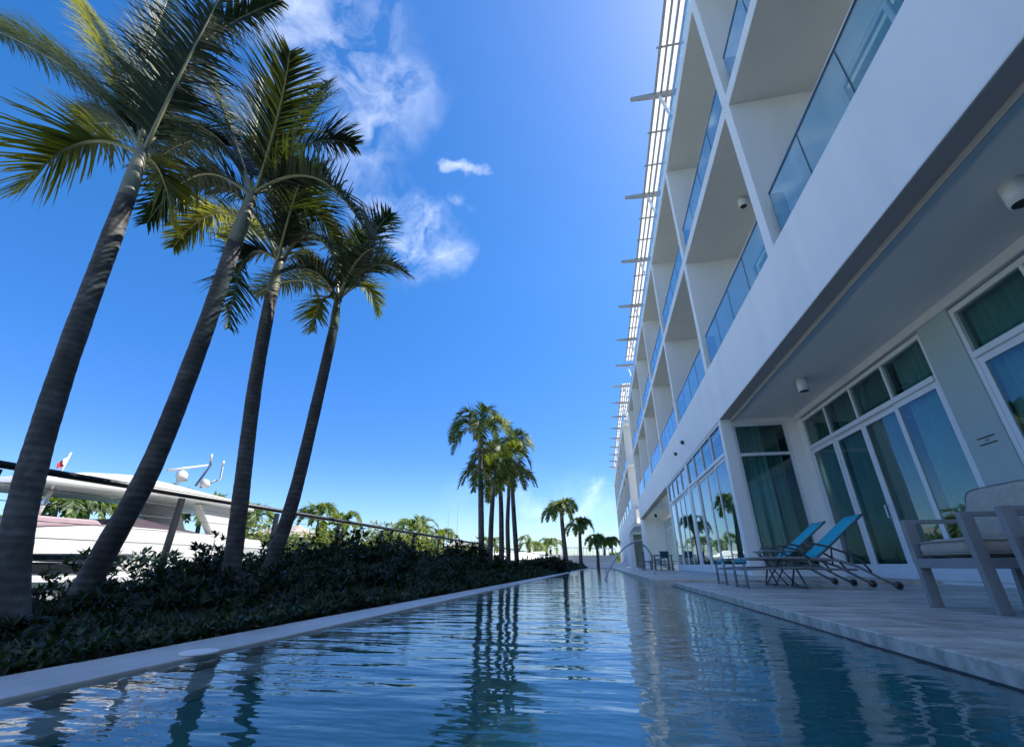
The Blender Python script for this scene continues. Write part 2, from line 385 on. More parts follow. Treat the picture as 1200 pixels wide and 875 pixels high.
hotel = empty('hotel_building', (4.6, 17, 0), 'nearer white hotel block beside the pool, with glass fronted balconies over a deep fascia', 'building', 'hotel blocks along the pool')
def ploc(o):
    return o
hotel.location = (0, 0, 0)
make_block(hotel, XF, -2, 6, -8, 42.6)
hotel2 = empty('hotel_building', (0, 0, 0), 'far white hotel block at the end of the pool behind the first one', 'building', 'hotel blocks along the pool')
make_block(hotel2, 3.32, 7, 14, 45.9, 90, detail=False, wallx=4.9)
box(3.9, 9.5, 42.6, 45.9, .05, 15.4).build('link_wall', M['white'], hotel2)
# ground floor, near alcove
TR, ZT = 3.17, 3.98
def soffit(root, XF, ya, yb):
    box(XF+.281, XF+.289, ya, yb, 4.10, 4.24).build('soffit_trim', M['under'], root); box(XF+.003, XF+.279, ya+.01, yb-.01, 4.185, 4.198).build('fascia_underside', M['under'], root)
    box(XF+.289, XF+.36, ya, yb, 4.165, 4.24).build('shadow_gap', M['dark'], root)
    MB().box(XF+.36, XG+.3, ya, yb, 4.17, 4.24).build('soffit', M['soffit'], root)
soffit(hotel, XF, -8, 12.79); soffit(hotel, XF, 24.35, 42.6)
box(XG-.05, XG+.28, -8, 12.70, 4.02, 4.168).build('cornice', M['frame'], hotel, bevel=.008)
glazing(hotel, XG, 7.58, 12.42, 4, 4, .12, ZT, TR, handle=2)
glazing(hotel, XG, 1.95, 6.88, 4, 4, .12, ZT, TR, handle=2)
glazing(hotel, XG, -4.0, 1.0, 4, 4, .12, ZT, TR)
box(XG-.02, XG+.28, 6.885, 7.575, .065, 4.02).build('pier', M['pier'], hotel)
box(XG-.02, XG+.28, 1.005, 1.945, .065, 4.02).build('pier', M['pier'], hotel)
MB().box(XG, XG+.28, 12.425, 12.70, .065, 4.02).box(XG+.02, XG+.28, -8, 12.42, .065, .119).build('wall_base', M['white'], hotel)
box(XG+.0, XG+.28, -8, -4.005, .065, 4.02).build('pier', M['pier'], hotel)
# end wall of the alcove, with its two-light window, and the corner column
cw = MB().box(XF, XF+.30, 12.72, 12.92, .065, 4.2).box(XG-.26, XG+.3, 12.72, 12.9, .065, 4.17)
cw.box(XF+.30, XG-.26, 12.72, 12.9, .065, .18).box(XF+.30, XG-.26, 12.72, 12.9, 4.05, 4.17)
cw.build('end_wall', M['white'], hotel, bevel=.006)
fr = MB(); a, b = XF+.302, XG-.262
fr.box(a, a+.07, 12.75, 12.85, .182, 4.048).box(b-.08, b, 12.75, 12.85, .182, 4.048)
fr.box(a+.07, b-.08, 12.75, 12.85, .182, .26).box(a+.07, b-.08, 12.75, 12.85, 3.97, 4.048).box(a+.07, b-.08, 12.75, 12.85, 3.12, 3.20)
fo = fr.build('window', M['frame'], hotel, bevel=.004)
box(a+.07, b-.08, 12.795, 12.803, .26, 3.12).build('pane', M['pane'], fo)
box(a+.07, b-.08, 12.795, 12.803, 3.20, 3.97).build('pane', M['pane'], fo)
# projecting glazed bay
for y0, y1 in ((12.925, 18.55), (18.85, 24.1)):
    glazing(hotel, XF+.01, y0, y1, 4, 4, .12, 4.198, 3.24)
box(XF, XF+.22, 18.552, 18.848, .113, 4.198).build('bay_post', M['frame'], hotel, bevel=.004); box(XF, XF+.2, 24.102, 24.34, .113, 4.198).build('bay_post', M['frame'], hotel, bevel=.004)
# rooms behind the glass: floor, ceiling, rear walls
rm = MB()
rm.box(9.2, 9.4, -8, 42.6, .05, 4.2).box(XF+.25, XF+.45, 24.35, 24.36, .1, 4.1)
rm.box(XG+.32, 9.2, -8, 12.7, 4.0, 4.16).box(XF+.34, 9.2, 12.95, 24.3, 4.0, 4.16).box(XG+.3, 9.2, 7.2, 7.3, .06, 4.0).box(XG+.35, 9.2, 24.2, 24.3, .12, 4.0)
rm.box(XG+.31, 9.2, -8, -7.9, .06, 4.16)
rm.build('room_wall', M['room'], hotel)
box(XG+.0, XG+.05, 24.3, 26, .113, 4.17).build('pier', M['white'], hotel)
# second alcove
glazing(hotel, XG, 26.0, 30.2, 4, 4, .12, ZT, TR)
box(XG-.01, XG+.28, 30.2, 37.0, .113, 4.17).build('pier', M['white'], hotel)
glazing(hotel, XG, 37.0, 42.4, 4, 4, .12, ZT, TR)
MB().box(XF+.2, XG+.3, 24.1, 24.3, .113, 4.17).build('end_wall', M['white'], hotel)
# far block ground floor
MB().box(3.33, 5.9, 46.3, 57, 3.9, 4.18).build('canopy', M['white'], hotel2)
MB().box(3.33, 3.75, 57.0, 57.3, .113, 4.2).box(4.9, 5.9, 57.0, 57.3, .113, 4.2).box(3.75, 4.9, 57.0, 57.3, 3.9, 4.2).box(3.33, 3.4, 57.3, 90, .113, 4.19).box(5.6, 5.9, 45.9, 57, .113, 3.9).build('end_wall', M['white'], hotel2)
fo = MB().box(3.75, 3.83, 57.05, 57.2, .113, 3.9).box(4.82, 4.9, 57.05, 57.2, .113, 3.9).box(3.83, 4.82, 57.05, 57.2, 3.05, 3.13).build('window', M['frame'], hotel2)
box(3.83, 4.82, 57.1, 57.11, .113, 3.9).build('pane', M['pane'], fo)
box(3.8, 4.9, 58, 58.1, .113, 3.9).build('room_wall', M['room'], hotel2)
glazing(hotel2, 5.48, 47, 52, 4, 4, .12, 3.6, 2.9)

# pergola on the roof: beams, pipes, purlins, translucent strips
ZP = 19.55
def pergola(ya, yb, ks, shift, label):
    root = empty('roof_pergola', (0, 0, 0), label, 'pergola', 'rooftop pergolas')
    lon = MB()
    for i, (x, rr) in enumerate(((3.92, .055), (4.18, .045), (4.44, .045), (4.70, .045), (4.98, .045), (5.3, .055))):
        lon.tube([(x+shift, ya, ZP), (x+shift, yb, ZP)], rr, 8)
    lon.build('pipe', M['pergola'], root, True)
    pl = MB(); sh = MB(); nb = 3
    for y0 in ks:
        for j in range(nb):
            y = y0 + SP*j/nb
            if y < ya or y > yb: continue
            if j: pl.tube([(3.78+shift, y, ZP+.03), (5.35+shift, y, ZP+.03)], .045, 6)
    pl.build('purlin', M['pergola'], root, True)
    for x in (3.99, 4.23, 4.49, 4.75, 5.03):
        sh.box(x+shift+.0, x+shift+.16, ya+.05, yb-.05, ZP+.085, ZP+.10)
    sh.build('awning_strip', M['awning'], root)
    for y0 in ks:
        if y0 < ya-1 or y0 > yb+1: continue
        MB().prism([(2.86+shift, ZP+.02), (2.86+shift, ZP-.10), (3.9+shift, ZP-.22), (6.6, ZP-.22), (6.6, ZP+.05), (3.9+shift, ZP+.05)], 'y', y0-.07, y0+.07).build('beam', M['beam'], root)
        MB().tube([(4.1+shift, y0, ZP-.2), (4.75, y0, ZP-3.4)], .07, 8).build('strut', M['white'], root, True)
KB = [13.25 + 5.74*k for k in range(-4, 16)]
pergola(-6, 41.2, [y for y in KB if y < 42.2], 0, 'rooftop pergola of white strips on grey pipes over the nearer hotel block')
pergola(47.3, 96, [y for y in KB if y > 42.3], -.17, 'far rooftop pergola with closely spaced beams over the end hotel block')

# ceiling lights
def downlight(x, y, z, label, r=.11, h=.29):
    t = empty('ceiling_light', (x, y, z), label, 'light fixture', 'cylinder lights under the ceilings')
    MB().tube([(0, 0, 0), (0, 0, -h)], r, 28).build('housing', M['frame'], t, True)
    MB().tube([(0, 0, -h-.002), (0, 0, -h-.004)], r*.82, 24).build('lens', M['dark'], t)
    return t
downlight(4.68, 9.85, 4.168, 'white cylinder light on the porch soffit above the sliding doors')
downlight(4.70, 4.38, 4.168, 'large looking white cylinder light on the porch soffit at the right edge')
downlight(4.70, 10.15, 9.914, 'small white cylinder light under the balcony ceiling of the first upper floor')
downlight(4.70, 29.0, 4.168, 'tiny white cylinder light in the far alcove soffit beyond the glazed bay')
cam_ = empty('security_camera', (4.5, 38, 4.168), 'small black dome camera under the far soffit beside the white wall', 'camera')
MB().tube([(0, 0, 0), (0, 0, -.12)], .09, 16).build('base', M['dark'], cam_, True)
MB().tube([(0, 0, -.12), (0, 0, -.2), (0, 0, -.25)], [.12, .11, .04], 16).build('dome', M['dark'], cam_, True)
for (px, py, lb) in ((801, 518, 'upper small dark vent hood on the white fascia above the glazed bay'), (793, 531.5, 'lower farther small dark vent hood on the white fascia')):
    p = ax(px, py, XF)
    t = empty('vent_hood', p, lb, 'vent', 'vent hoods on the fascia')
    MB().box(-.002, -.14, -.10, .10, .04, .06).build('hood', M['frame'], t)
    MB().box(-.002, -.10, -.08, .08, -.07, .039).build('grille', M['dark'], t)
# sign plate on the pier
sg = empty('wall_sign', (XG-.022, 7.2, 2.0), 'small wall sign of two thin dark bars on the grey green pier between the doors', 'sign')
MB().box(-.012, 0, -.15, .15, .04, .052).box(-.012, 0, -.15, .15, -.052, -.04).build('bar', M['dark'], sg)
MB().box(-.006, 0, -.03, .03, -.012, .014).build('emblem', M['pipe'], sg)

# curtains (hang inside, behind the glass)
def curtain(x0, y0, x1, y1, zb, zt, mat, label, amp=.05, per=.16):
    L = sqrt((x1-x0)**2+(y1-y0)**2); n = int(L/per*8)+2; mb = MB(); ux, uy = (x1-x0)/L, (y1-y0)/L
    vs = []
    for i in range(n+1):
        s = L*i/n; a = amp*(sin(2*pi*s/per)+.4*sin(2*pi*s/per*.37+1.3)); w = 0
        for z in (zb, (zb+zt)/2, zt):
            k = 1 if z < zt else .6
            vs.append((x0+ux*s-uy*a*k, y0+uy*s+ux*a*k, z))
    fs = []
    for i in range(n):
        for j in range(2):
            q = i*3+j; fs.append((q, q+3, q+4, q+1))
    o = mb.add(vs, fs).build('curtain', M[mat], smooth=True)
    md = o.modifiers.new('thickness', 'SOLIDIFY'); md.thickness = .004
    tag(o, label, 'curtain', 'curtains behind the ground floor glass')
curtain(XF+.42, 12.98, XF+1.1, 12.98, .2, 4.0, 'curtain', 'teal curtain gathered at the left of the alcove end window', .05, .13)
curtain(XF+1.15, 13.2, XG-.4, 13.2, .2, 4.0, 'curtain2', 'dim grey curtain drawn behind the right part of the alcove end window', .03, .16)
curtain(XG+.20, 7.65, XG+.20, 8.75, .12, 4.0, 'curtain', 'pale teal curtain behind the sliding panel nearest the pier')
curtain(XG+.20, 8.95, XG+.20, 11.05, .12, 4.0, 'curtain2', 'dark pleated curtain behind the two middle sliding panels')
curtain(XG+.20, 11.2, XG+.20, 12.35, .12, 4.0, 'curtain2', 'dark pleated curtain behind the farthest sliding panel by the end wall')
curtain(XG+.20, 2.1, XG+.20, 6.8, .12, 4.0, 'curtain', 'teal curtain behind the sliding doors at the right edge')
curtain(XF+.5, 13.2, XF+.5, 15.6, .12, 4.0, 'curtain2', 'dark curtain behind the nearest panels of the glazed bay')
curtain(XF+.5, 16.6, XF+.5, 18.4, .12, 4.0, 'curtain', 'teal curtain behind the middle of the glazed bay')
curtain(XF+.5, 20.0, XF+.5, 23.8, .12, 4.0, 'curtain2', 'curtain behind the farther half of the glazed bay')

# ------------------------------------------------------------------ hand rail
hr = empty('pool_handrail', (1.46, 14.5, .112), 'arched steel handrail rising from the deck and dipping into the pool', 'handrail')
A, B = V((1.46, 14.5, .112)), V((.05, 12.6, -.5))
pts = []
for px, py in [(767, 672), (766, 662), (764.5, 653), (761.5, 647), (757, 641), (752, 637.3), (746, 635.4), (740, 636.5), (733, 640.5), (726, 647.5), (719, 658), (714, 667), (709.5, 678)]:
    d = ray(px, py); n = V((B.y-A.y, -(B.x-A.x), 0)); t = (A-V((0, 0, H))).dot(n)/d.dot(n); pts.append(d*t+V((0, 0, H))-A)
pts[0] = V((0, 0, 0)); q = pts[-1]+(pts[-1]-pts[-2])*3; pts.append(q)
sm = []
for i in range(len(pts)-1):
    for j in range(3):
        t = j/3; p0, p1, p2, p3 = pts[max(i-1, 0)], pts[i], pts[i+1], pts[min(i+2, len(pts)-1)]
        sm.append(.5*((2*p1)+(p2-p0)*t+(2*p0-5*p1+4*p2-p3)*t*t+(3*p1-p0-3*p2+p3)*t**3))
sm.append(pts[-1])
MB().tube(sm, .021, 12).build('rail', M['steel'], hr, True)
MB().tube([(0, 0, .0), (0, 0, .025)], .06, 20).build('escutcheon', M['steel'], hr, True)

# ------------------------------------------------------------------ cable railing on the quay
XR = -5.0
rl = empty('cable_railing', (XR, 10, 0), 'long dark cable railing along the quay behind the hedge and palms', 'railing')
rl.location = (0, 0, 0)
MB().tube([(XR, -7, 1.135), (XR, 12, 1.15), (XR, 30, 1.17), (XR, 70, 1.17)], .032, 10).build('handrail', M['railmetal'], rl, True)
for y in [-6, -4.3, -2.6, -.8, .95, 2.72, 4.5, 6.2, 7.95, 9.75, 11.6, 13.55, 15.5, 17.4, 19.3, 21.2, 23.1, 25, 26.9, 28.8, 30.7, 32.6, 34.5, 37, 39.5, 42, 44.5, 47, 50, 53, 56, 59, 62, 65, 68]:
    mb = MB().box(XR-.022, XR+.022, y-.030, y+.030, -.06, 1.10)
    mb.build('post', M['railmetal'], rl)
cb = MB()
for z in (.16, .30, .44, .58, .72, .86, 1.0): cb.tube([(XR, -7, z), (XR, 70, z)], .0035 if z < 2 else .004, 4)
cb.build('cable', M['cable'], rl)

# ------------------------------------------------------------------ palms
def bez(S, Mi, T, t):
    C = Mi*2 - (S+T)*.5       # pass through Mi at t=.5
    return S*(1-t)**2 + C*(2*t*(1-t)) + T*t*t
def frond_mesh(S, Mi, T, n, L, w, rng, droop=.5, vee=.35, fwd=.95, seg=3):
    rb, lf = MB(), MB()
    P = [bez(S, Mi, T, i/14) for i in range(15)]
    rb.tube(P, [.020*(1-i/14)**.8+.003 for i in range(15)], 5)
    wind = V((rng.uniform(-.1, .1), rng.uniform(-.1, .1), 0))
    for i in range(n):
        t = .13 + .87*(i+.5*rng.random())/n
        p = bez(S, Mi, T, t); tn = (bez(S, Mi, T, min(t+.02, 1)) - bez(S, Mi, T, t-.02)).normalized()
        side = tn.cross(V((0, 0, 1)))
        if side.length < .15: side = V((1, 0, 0))
        side.normalize(); nrm = side.cross(tn).normalized()
        if nrm.z < 0: nrm = -nrm
        ll = L*(.42+.62*sin(pi*min(1, (t*1.02))**.85)) if t < .6 else L*(1.04-.75*((t-.6)/.4)**1.5)
        ll *= rng.uniform(.70, 1.15)
        for sg in (-1, 1):
            f = fwd + .9*max(0, t-.6) + rng.uniform(-.22, .22)
            d = (side*sg + tn*f + nrm*(vee+rng.uniform(-.28, .32)) + wind).normalized()
            q = p.copy(); prev = None; base = len(lf.v); wv = tn - d*tn.dot(d); wv.normalize()
            wv = (wv + nrm*.35*rng.uniform(-1, 1)).normalized()
            dr = droop*rng.uniform(.3, 1.6)
            for k in range(seg+1):
                u = k/seg; ww = w*(.55+.45*sin(pi*min(1, u*1.6+.15))) if u < .6 else w*(1-u)*2.1
                lf.v.append(tuple(q+wv*ww*.5)); lf.v.append(tuple(q-wv*ww*.5))
                if k < seg: lf.f.append((base+2*k, base+2*k+1, base+2*k+3, base+2*k+2))
                dd = (d + V((0, 0, -1))*dr*(u+.25)**1.4).normalized()
                q = q + dd*(ll/seg)
    return rb, lf
def trunk_path(root, pts, rads, z0=-.05):
    """bumpy ringed trunk"""
    P = [V(p) for p in pts]; out = []; R = []
    # arc resample
    tot = sum((P[i+1]-P[i]).length for i in range(len(P)-1)); n = max(12, int(tot/.045))
    acc = [0]
    for i in range(len(P)-1): acc.append(acc[-1]+(P[i+1]-P[i]).length)
    for j in range(n+1):
        s = tot*j/n; i = 0
        while i < len(P)-2 and acc[i+1] < s: i += 1
        t = (s-acc[i])/(acc[i+1]-acc[i])
        p0, p1, p2, p3 = P[max(i-1, 0)], P[i], P[i+1], P[min(i+2, len(P)-1)]
        out.append(.5*((2*p1)+(p2-p0)*t+(2*p0-5*p1+4*p2-p3)*t*t+(3*p1-p0-3*p2+p3)*t**3))
        r = rads[i]*(1-t)+rads[i+1]*t
        R.append(r*(1+.014*sin((s+.10*mnoise.noise(V((s*3, rads[0]*70, 5))))*2*pi/.12)+.035*mnoise.noise(V((s*4, rads[0]*90, 0)))+.30*math.exp(-s/.10)))
    return MB().tube(out, R, 20).build('trunk', M['bark'], root, True)

def near_palm(Y, tpx, tr, spx, fr, label, seed):
    rng = random.Random(seed)
    tp = [ay(x, y, Y+dy) for x, y, dy in tpx]
    top = ay(spx[0], spx[1], Y)
    root = empty('palm_tree', (0, 0, 0), label, 'palm tree', 'four leaning palms by the pool')
    base = tp[0].copy(); base = base + (tp[0]-tp[1]).normalized()*((tp[0].z+.08)/max(.2, (tp[1]-tp[0]).normalized().z)) ; base.z = -.08
    tr = (tr[0]*.61, tr[1]*.73)
    trunk_path(root, [base]+tp, [tr[0]*1.1]+[tr[0]+(tr[1]-tr[0])*i/(len(tp)-1) for i in range(len(tp))])
    # crownshaft
    d = top - tp[-1]
    MB().tube([tp[-1]-d*.05, tp[-1]+d*.1, tp[-1]+d*.45, tp[-1]+d*.8, top], [tr[1]*.98, tr[1]*1.0, tr[1]*.92, tr[1]*.75, tr[1]*.55], 18).build('crownshaft', M['shaft'], root, True)
    for (mx_, my, mdy, tx, ty, tdy, L, light) in fr:
        S = top - d*.12 + V((rng.uniform(-.03, .03), rng.uniform(-.03, .03), 0))
        Mi = ay(mx_, my, Y+mdy); T = ay(tx, ty, Y+tdy)
        ln = (Mi-S).length+(T-Mi).length
        rb, lf = frond_mesh(S, Mi, T, int(ln*58), L*1.06, .0235, rng, droop=rng.uniform(.35, .75), vee=.38, seg=4)
        ro = rb.build('frond', M['rachis'], root, True)
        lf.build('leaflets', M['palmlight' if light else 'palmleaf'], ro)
    return root
near_palm(2.08, [(10, 735, 0), (25, 600, 0), (75, 430, 0), (130, 280, 0), (148, 232, 0)], (.125, .088), (168, 172),
    [(85, 85, .1, -30, 25, .2, .62, 0), (95, 168, -.1, 22, 225, -.2, .55, 1), (128, 65, .5, 70, -35, 1.0, .55, 1),
     (208, 95, -.1, 262, -10, -.2, .62, 0), (212, 150, .4, 262, 170, .9, .5, 0), (190, 205, .4, 205, 268, .6, .42, 1),
     (225, 60, .3, 330, 0, .6, .55, 0), (175, 60, .7, 215, -40, 1.4, .55, 0), (135, 145, .6, 90, 150, 1.1, .45, 0)],
    'leftmost tall leaning palm, its crown cut by the top edge of the photo', 11)
near_palm(2.9, [(121, 650, 0), (180, 540, 0), (235, 400, 0), (275, 285, 0)], (.135, .098), (298, 222),
    [(262, 130, 0, 225, 35, -.1, .60, 0), (345, 165, .1, 385, 95, .3, .55, 0), (325, 140, -.4, 340, 60, -.9, .5, 0), (232, 205, .1, 172, 262, .2, .5, 0),
     (368, 208, -.1, 435, 285, -.2, .62, 0), (360, 170, .4, 415, 170, .8, .5, 0), (240, 165, .5, 180, 190, 1.0, .5, 0), (300, 150, .8, 310, 90, 1.5, .5, 0),
     (355, 235, .5, 400, 300, .9, .5, 0)],
    'second leaning palm from the left with a broad dark crown', 12)
near_palm(3.78, [(272, 665, 0), (280, 600, 0), (299, 450, 0), (318, 345, 0)], (.128, .096), (329, 302),
    [(262, 250, .1, 203, 290, .2, .52, 1), (290, 300, -.1, 268, 385, -.2, .50, 0), (318, 230, 0, 300, 170, 0, .5, 0), (350, 235, .3, 385, 190, .7, .5, 0),
     (365, 275, -.2, 405, 330, -.4, .5, 0), (300, 265, .7, 260, 280, 1.3, .45, 1), (340, 250, -.5, 360, 190, -1.0, .5, 0), (350, 300, .6, 372, 350, .9, .45, 1), (285, 235, -.3, 235, 215, -.6, .5, 0)],
    'third palm from the left with a pale green left frond and grey crownshaft', 13)
near_palm(4.29, [(318, 660, 0), (345, 580, 0), (374, 460, 0), (391, 385, 0)], (.122, .080), (396, 348),
    [(435, 312, 0, 478, 322, 0, .42, 0), (352, 328, .1, 300, 345, .3, .45, 1), (378, 352, -.3, 366, 388, -.4, .35, 1), (428, 335, .3, 442, 370, .5, .35, 1),
     (392, 300, 0, 388, 255, 0, .42, 0), (425, 292, -.2, 458, 250, -.4, .42, 0), (362, 300, .4, 335, 275, .8, .42, 0), (410, 290, .7, 430, 270, 1.4, .4, 1), (370, 318, -.5, 330, 320, -.9, .4, 0), (415, 310, -.6, 440, 290, -1.1, .4, 0)],
    'fourth palm from the left, the shortest of the leaning row by the yacht stern', 14)

def crown_random(root, top, n, L, leaf, rng, el=(.1, 1.2), dens=14, w=.06, asone=True):
    RB, LF = MB(), MB()
    for i in range(n):
        az = 2*pi*(i+rng.uniform(-.3, .3))/n*1.0 + rng.random()*.3; e = rng.uniform(*el)
        d = V((cos(az)*cos(e), sin(az)*cos(e), sin(e)))
        Mi = top + d*L*.55; T = top + V((d.x, d.y, 0)).normalized()*L*(.50+.36*cos(e)) + V((0, 0, (sin(e)*.75-.55)*L))
        rb, lf = frond_mesh(top-V((0, 0, .1)), Mi, T, int(L*dens), leaf, w, rng, droop=.6, vee=.35, seg=3)
        RB.add(rb.v, rb.f); LF.add(lf.v, lf.f)
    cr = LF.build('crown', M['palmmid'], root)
    RB.build('rachis', M['rachis'], cr, True)
def mid_palm(base, top, r, n, L, label, group, seed, via=None, dens=14, w=.06, leaf=.5):
    rng = random.Random(seed); root = empty('palm_tree', (0, 0, 0), label, 'palm tree', group)
    base, top = V(base), V(top); P = [base] + ([V(via)] if via else [(base+top)/2+V((rng.uniform(-.06, .06), 0, 0))]) + [top-V((0, 0, .55))]
    trunk_path(root, P, [r*1.15, r, r*.85])
    MB().tube([top-V((0, 0, .57)), top-V((0, 0, .3)), top], [r*.95, r*.85, r*.5], 12).build('crownshaft', M['shaft'], root, True)
    crown_random(root, top, n, L, leaf, rng, dens=dens, w=w)
# cluster in the middle distance
cl = [(13.3, (565, 665), (563, 505), .095, 'straight left palm of the cluster with the highest drooping crown'),
      (14.2, (574, 665), (578, 560), .09, 'second palm of the cluster with a lower crown behind the first trunk'),
      (15.5, (588, 668), (586, 538), .095, 'middle palm of the cluster with a straight trunk'),
      (16.8, (597, 668), (596, 566), .09, 'fourth palm of the cluster, slender, half hidden by the curved one'),
      (17.6, (607, 668), (599, 527), .10, 'rightmost palm of the cluster with a curved trunk and wide crown')]
for i, (Y, bpx, tpx, r, lb) in enumerate(cl):
    b_ = ax(bpx[0], bpx[1], -3.4); b_.z = -.1; b_.y = Y; b_.x = ay(bpx[0], bpx[1], Y).x
    t_ = ay(tpx[0], tpx[1], Y)
    via = ay(*((602, 600)), Y) if i == 4 else None
    mid_palm(b_, t_, r*.9, 13, 1.4, lb, 'palm cluster beside the pool', 40+i, via, dens=34, w=.036, leaf=.47)
for i, (Y, bpx, tpx, L, lb) in enumerate([(38, (664, 661), (658, 600), 1.75, 'taller palm of the pair standing at the far left of the pool'),
        (50, (681, 662), (679, 618), 1.65, 'shorter second palm of the far pair beside the pool'), (62, (701, 662), (699, 636), 1.7, 'small distant palm near the end of the pool'),
        (72, (709, 662), (708, 637), 1.7, 'distant palm close beside the first small one at the pool end'), (84, (718, 662), (717, 636), 1.6, 'thin distant palm just left of the far hotel corner')]):
    b_ = ay(bpx[0], bpx[1], Y); b_.z = 0; t_ = ay(tpx[0], tpx[1], Y)
    mid_palm(b_, t_, .19, 13, L*1.15, lb, 'palms toward the pool end', 60+i, None, dens=22, w=.08, leaf=.75)

# ------------------------------------------------------------------ shrubs
def leaf_add(mb, p, d, up, l, w):
    s = d.cross(up)
    if s.length < .01: s = V((1, 0, 0))
    s.normalize(); n = s.cross(d)
    i = len(mb.v)
    mb.v += [tuple(p), tuple(p+d*l*.45+s*w*.5+n*w*.12), tuple(p+d*l), tuple(p+d*l*.45-s*w*.5+n*w*.12)]
    mb.f += [(i, i+1, i+2), (i, i+2, i+3)]
def rosette(mb, p, axis, n, l, w, rng):
    a = axis.normalized(); ref = V((0, 0, 1)) if abs(a.z) < .9 else V((1, 0, 0))
    e1 = a.cross(ref).normalized(); e2 = a.cross(e1)
    for k in range(n):
        th = 2*pi*(k/n+rng.random()*.15); o_ = rng.uniform(.2, 1.1)
        d = (a*o_ + e1*cos(th) + e2*sin(th)).normalized()
        leaf_add(mb, p + a*rng.uniform(-.03, .02), d, a, l*rng.uniform(.7, 1.2), w*rng.uniform(.8, 1.2))
def hprof(x, y):
    t = min(1, max(0, (-2.05-x)/2.6))               # 0 at the coping, 1 toward the railing
    K = [(0, .16), (2.4, .19), (3.1, .24), (3.8, .46), (5.0, .48), (6.4, .66), (9, .66), (11, .58), (20, .60), (60, .75)]
    a = K[-1][1]
    for (y0, a0), (y1, a1) in zip(K, K[1:]):
        if y0 <= y < y1: a = a0+(a1-a0)*(y-y0)/(y1-y0); break
    g = .18+.82*t**.8
    return a*g*max(.25, .80+.75*mnoise.noise(V((x*1.3, y*.9, 3.1)))+.45*mnoise.noise(V((x*3.4, y*3, 1))))
rng = random.Random(5)
hedge = MB()
def fillhedge(y0, y1, n, l, w, k=5):
    for _ in range(n):
        y = rng.uniform(y0, y1); x = rng.uniform(-4.85, -2.07)
        h = hprof(x, y); z = h*(1-rng.random()**2.0*.95)
        ax_ = V((rng.uniform(-.6, .6)+.25, rng.uniform(-.6, .6)-.2, 1))
        rosette(hedge, V((x, y, z-.05)), ax_, k, l, w, rng)
fillhedge(-7, .6, 3500, .10, .042); fillhedge(.6, 5, 6000, .085, .034); fillhedge(5, 11, 5600, .10, .042); fillhedge(11, 24, 4200, .15, .065); fillhedge(24, 60, 3000, .26, .12)
st = MB()
for _ in range(500):
    y = rng.uniform(.6, 14); x = rng.uniform(-4.8, -2.15); h = hprof(x, y)*.9
    p = V((x, y, -.07)); q = p+V((rng.uniform(-.15, .15), rng.uniform(-.15, .15), h*.6)); st.tube([p, q, q+V((rng.uniform(-.1, .1), rng.uniform(-.1, .1), h*.4))], [.008, .006, .003], 4)
for _ in range(230):
    y = rng.uniform(1.6, 16)**1.0; x = rng.uniform(-4.8, -2.6); h = hprof(x, y)*rng.uniform(1.0, 1.55)+.05; sc_l = 1 if y < 5.5 else (1.3 if y < 10 else 1.7)
    b0 = V((x, y, -.07)); P1 = b0+V((rng.gauss(0, .07), rng.gauss(0, .07), h*.5)); P2 = P1+V((rng.gauss(0, .09), rng.gauss(0, .09), h*.5))
    st.tube([b0, P1, P2], [.008, .006, .002], 4)
    for j in range(9):
        t = .45+.55*j/8; p = bez(b0, P1, P2, t)+V((rng.gauss(0, .03), rng.gauss(0, .03), 0)); rosette(hedge, p, V((rng.gauss(0, .5), rng.gauss(0, .5), 1)), 6, .08*sc_l, .032*sc_l, rng)
ho = empty('hedge', (0, 0, 0), 'long dark low hedge of glossy leaves between the pool coping and the railing', 'hedge')
hedge.build('foliage', M['hedgeleaf'], ho); st.build('brushwood', M['wood'], ho)
gc = MB()
for _ in range(2600):
    y = rng.uniform(.8, 14)**1.0; x = -2.05-abs(rng.gauss(0, .16)); rosette(gc, V((x-.02, y, rng.uniform(0, .06))), V((rng.uniform(-.5, .7), rng.uniform(-.5, .5), 1)), 4, .05, .022, rng)
tag(gc.build('ground_cover', M['groundleaf']), kind='stuff')

def shrub(px, py, Y, rad, label, seed, l=.085, w=.036, stems=11, k=6):
    rng = random.Random(seed); top = ay(px, py, Y); root = empty('shrub', (top.x, Y, -.06), label, 'shrub', 'shrubs rising above the hedge')
    lf, sb = MB(), MB(); Ht = top.z+.06
    for i in range(stems):
        a = rng.random()*2*pi; rr = rad*sqrt(rng.random()); h = Ht*(1-.45*(rr/rad)**1.5)*rng.uniform(.8, 1.0)
        if i == 0: rr = 0; h = Ht
        P = [V((0, 0, 0)), V((cos(a)*rr*.4, sin(a)*rr*.4, h*.45)), V((cos(a)*rr, sin(a)*rr, h))]
        sb.tube(P, [.010, .007, .003], 5)
        for j in range(16):
            t = .25+.75*j/15; p = bez(P[0], P[1], P[2], t)
            off = V((rng.gauss(0, 1), rng.gauss(0, 1), rng.gauss(0, .5)))*(.07*l/.085); axv = V((off.x*6, off.y*6, 1))
            rosette(lf, p+off, axv, k, l, w, rng)
    lf.build('foliage', M['hedgeleaf'], root); sb.build('brushwood', M['wood'], root)
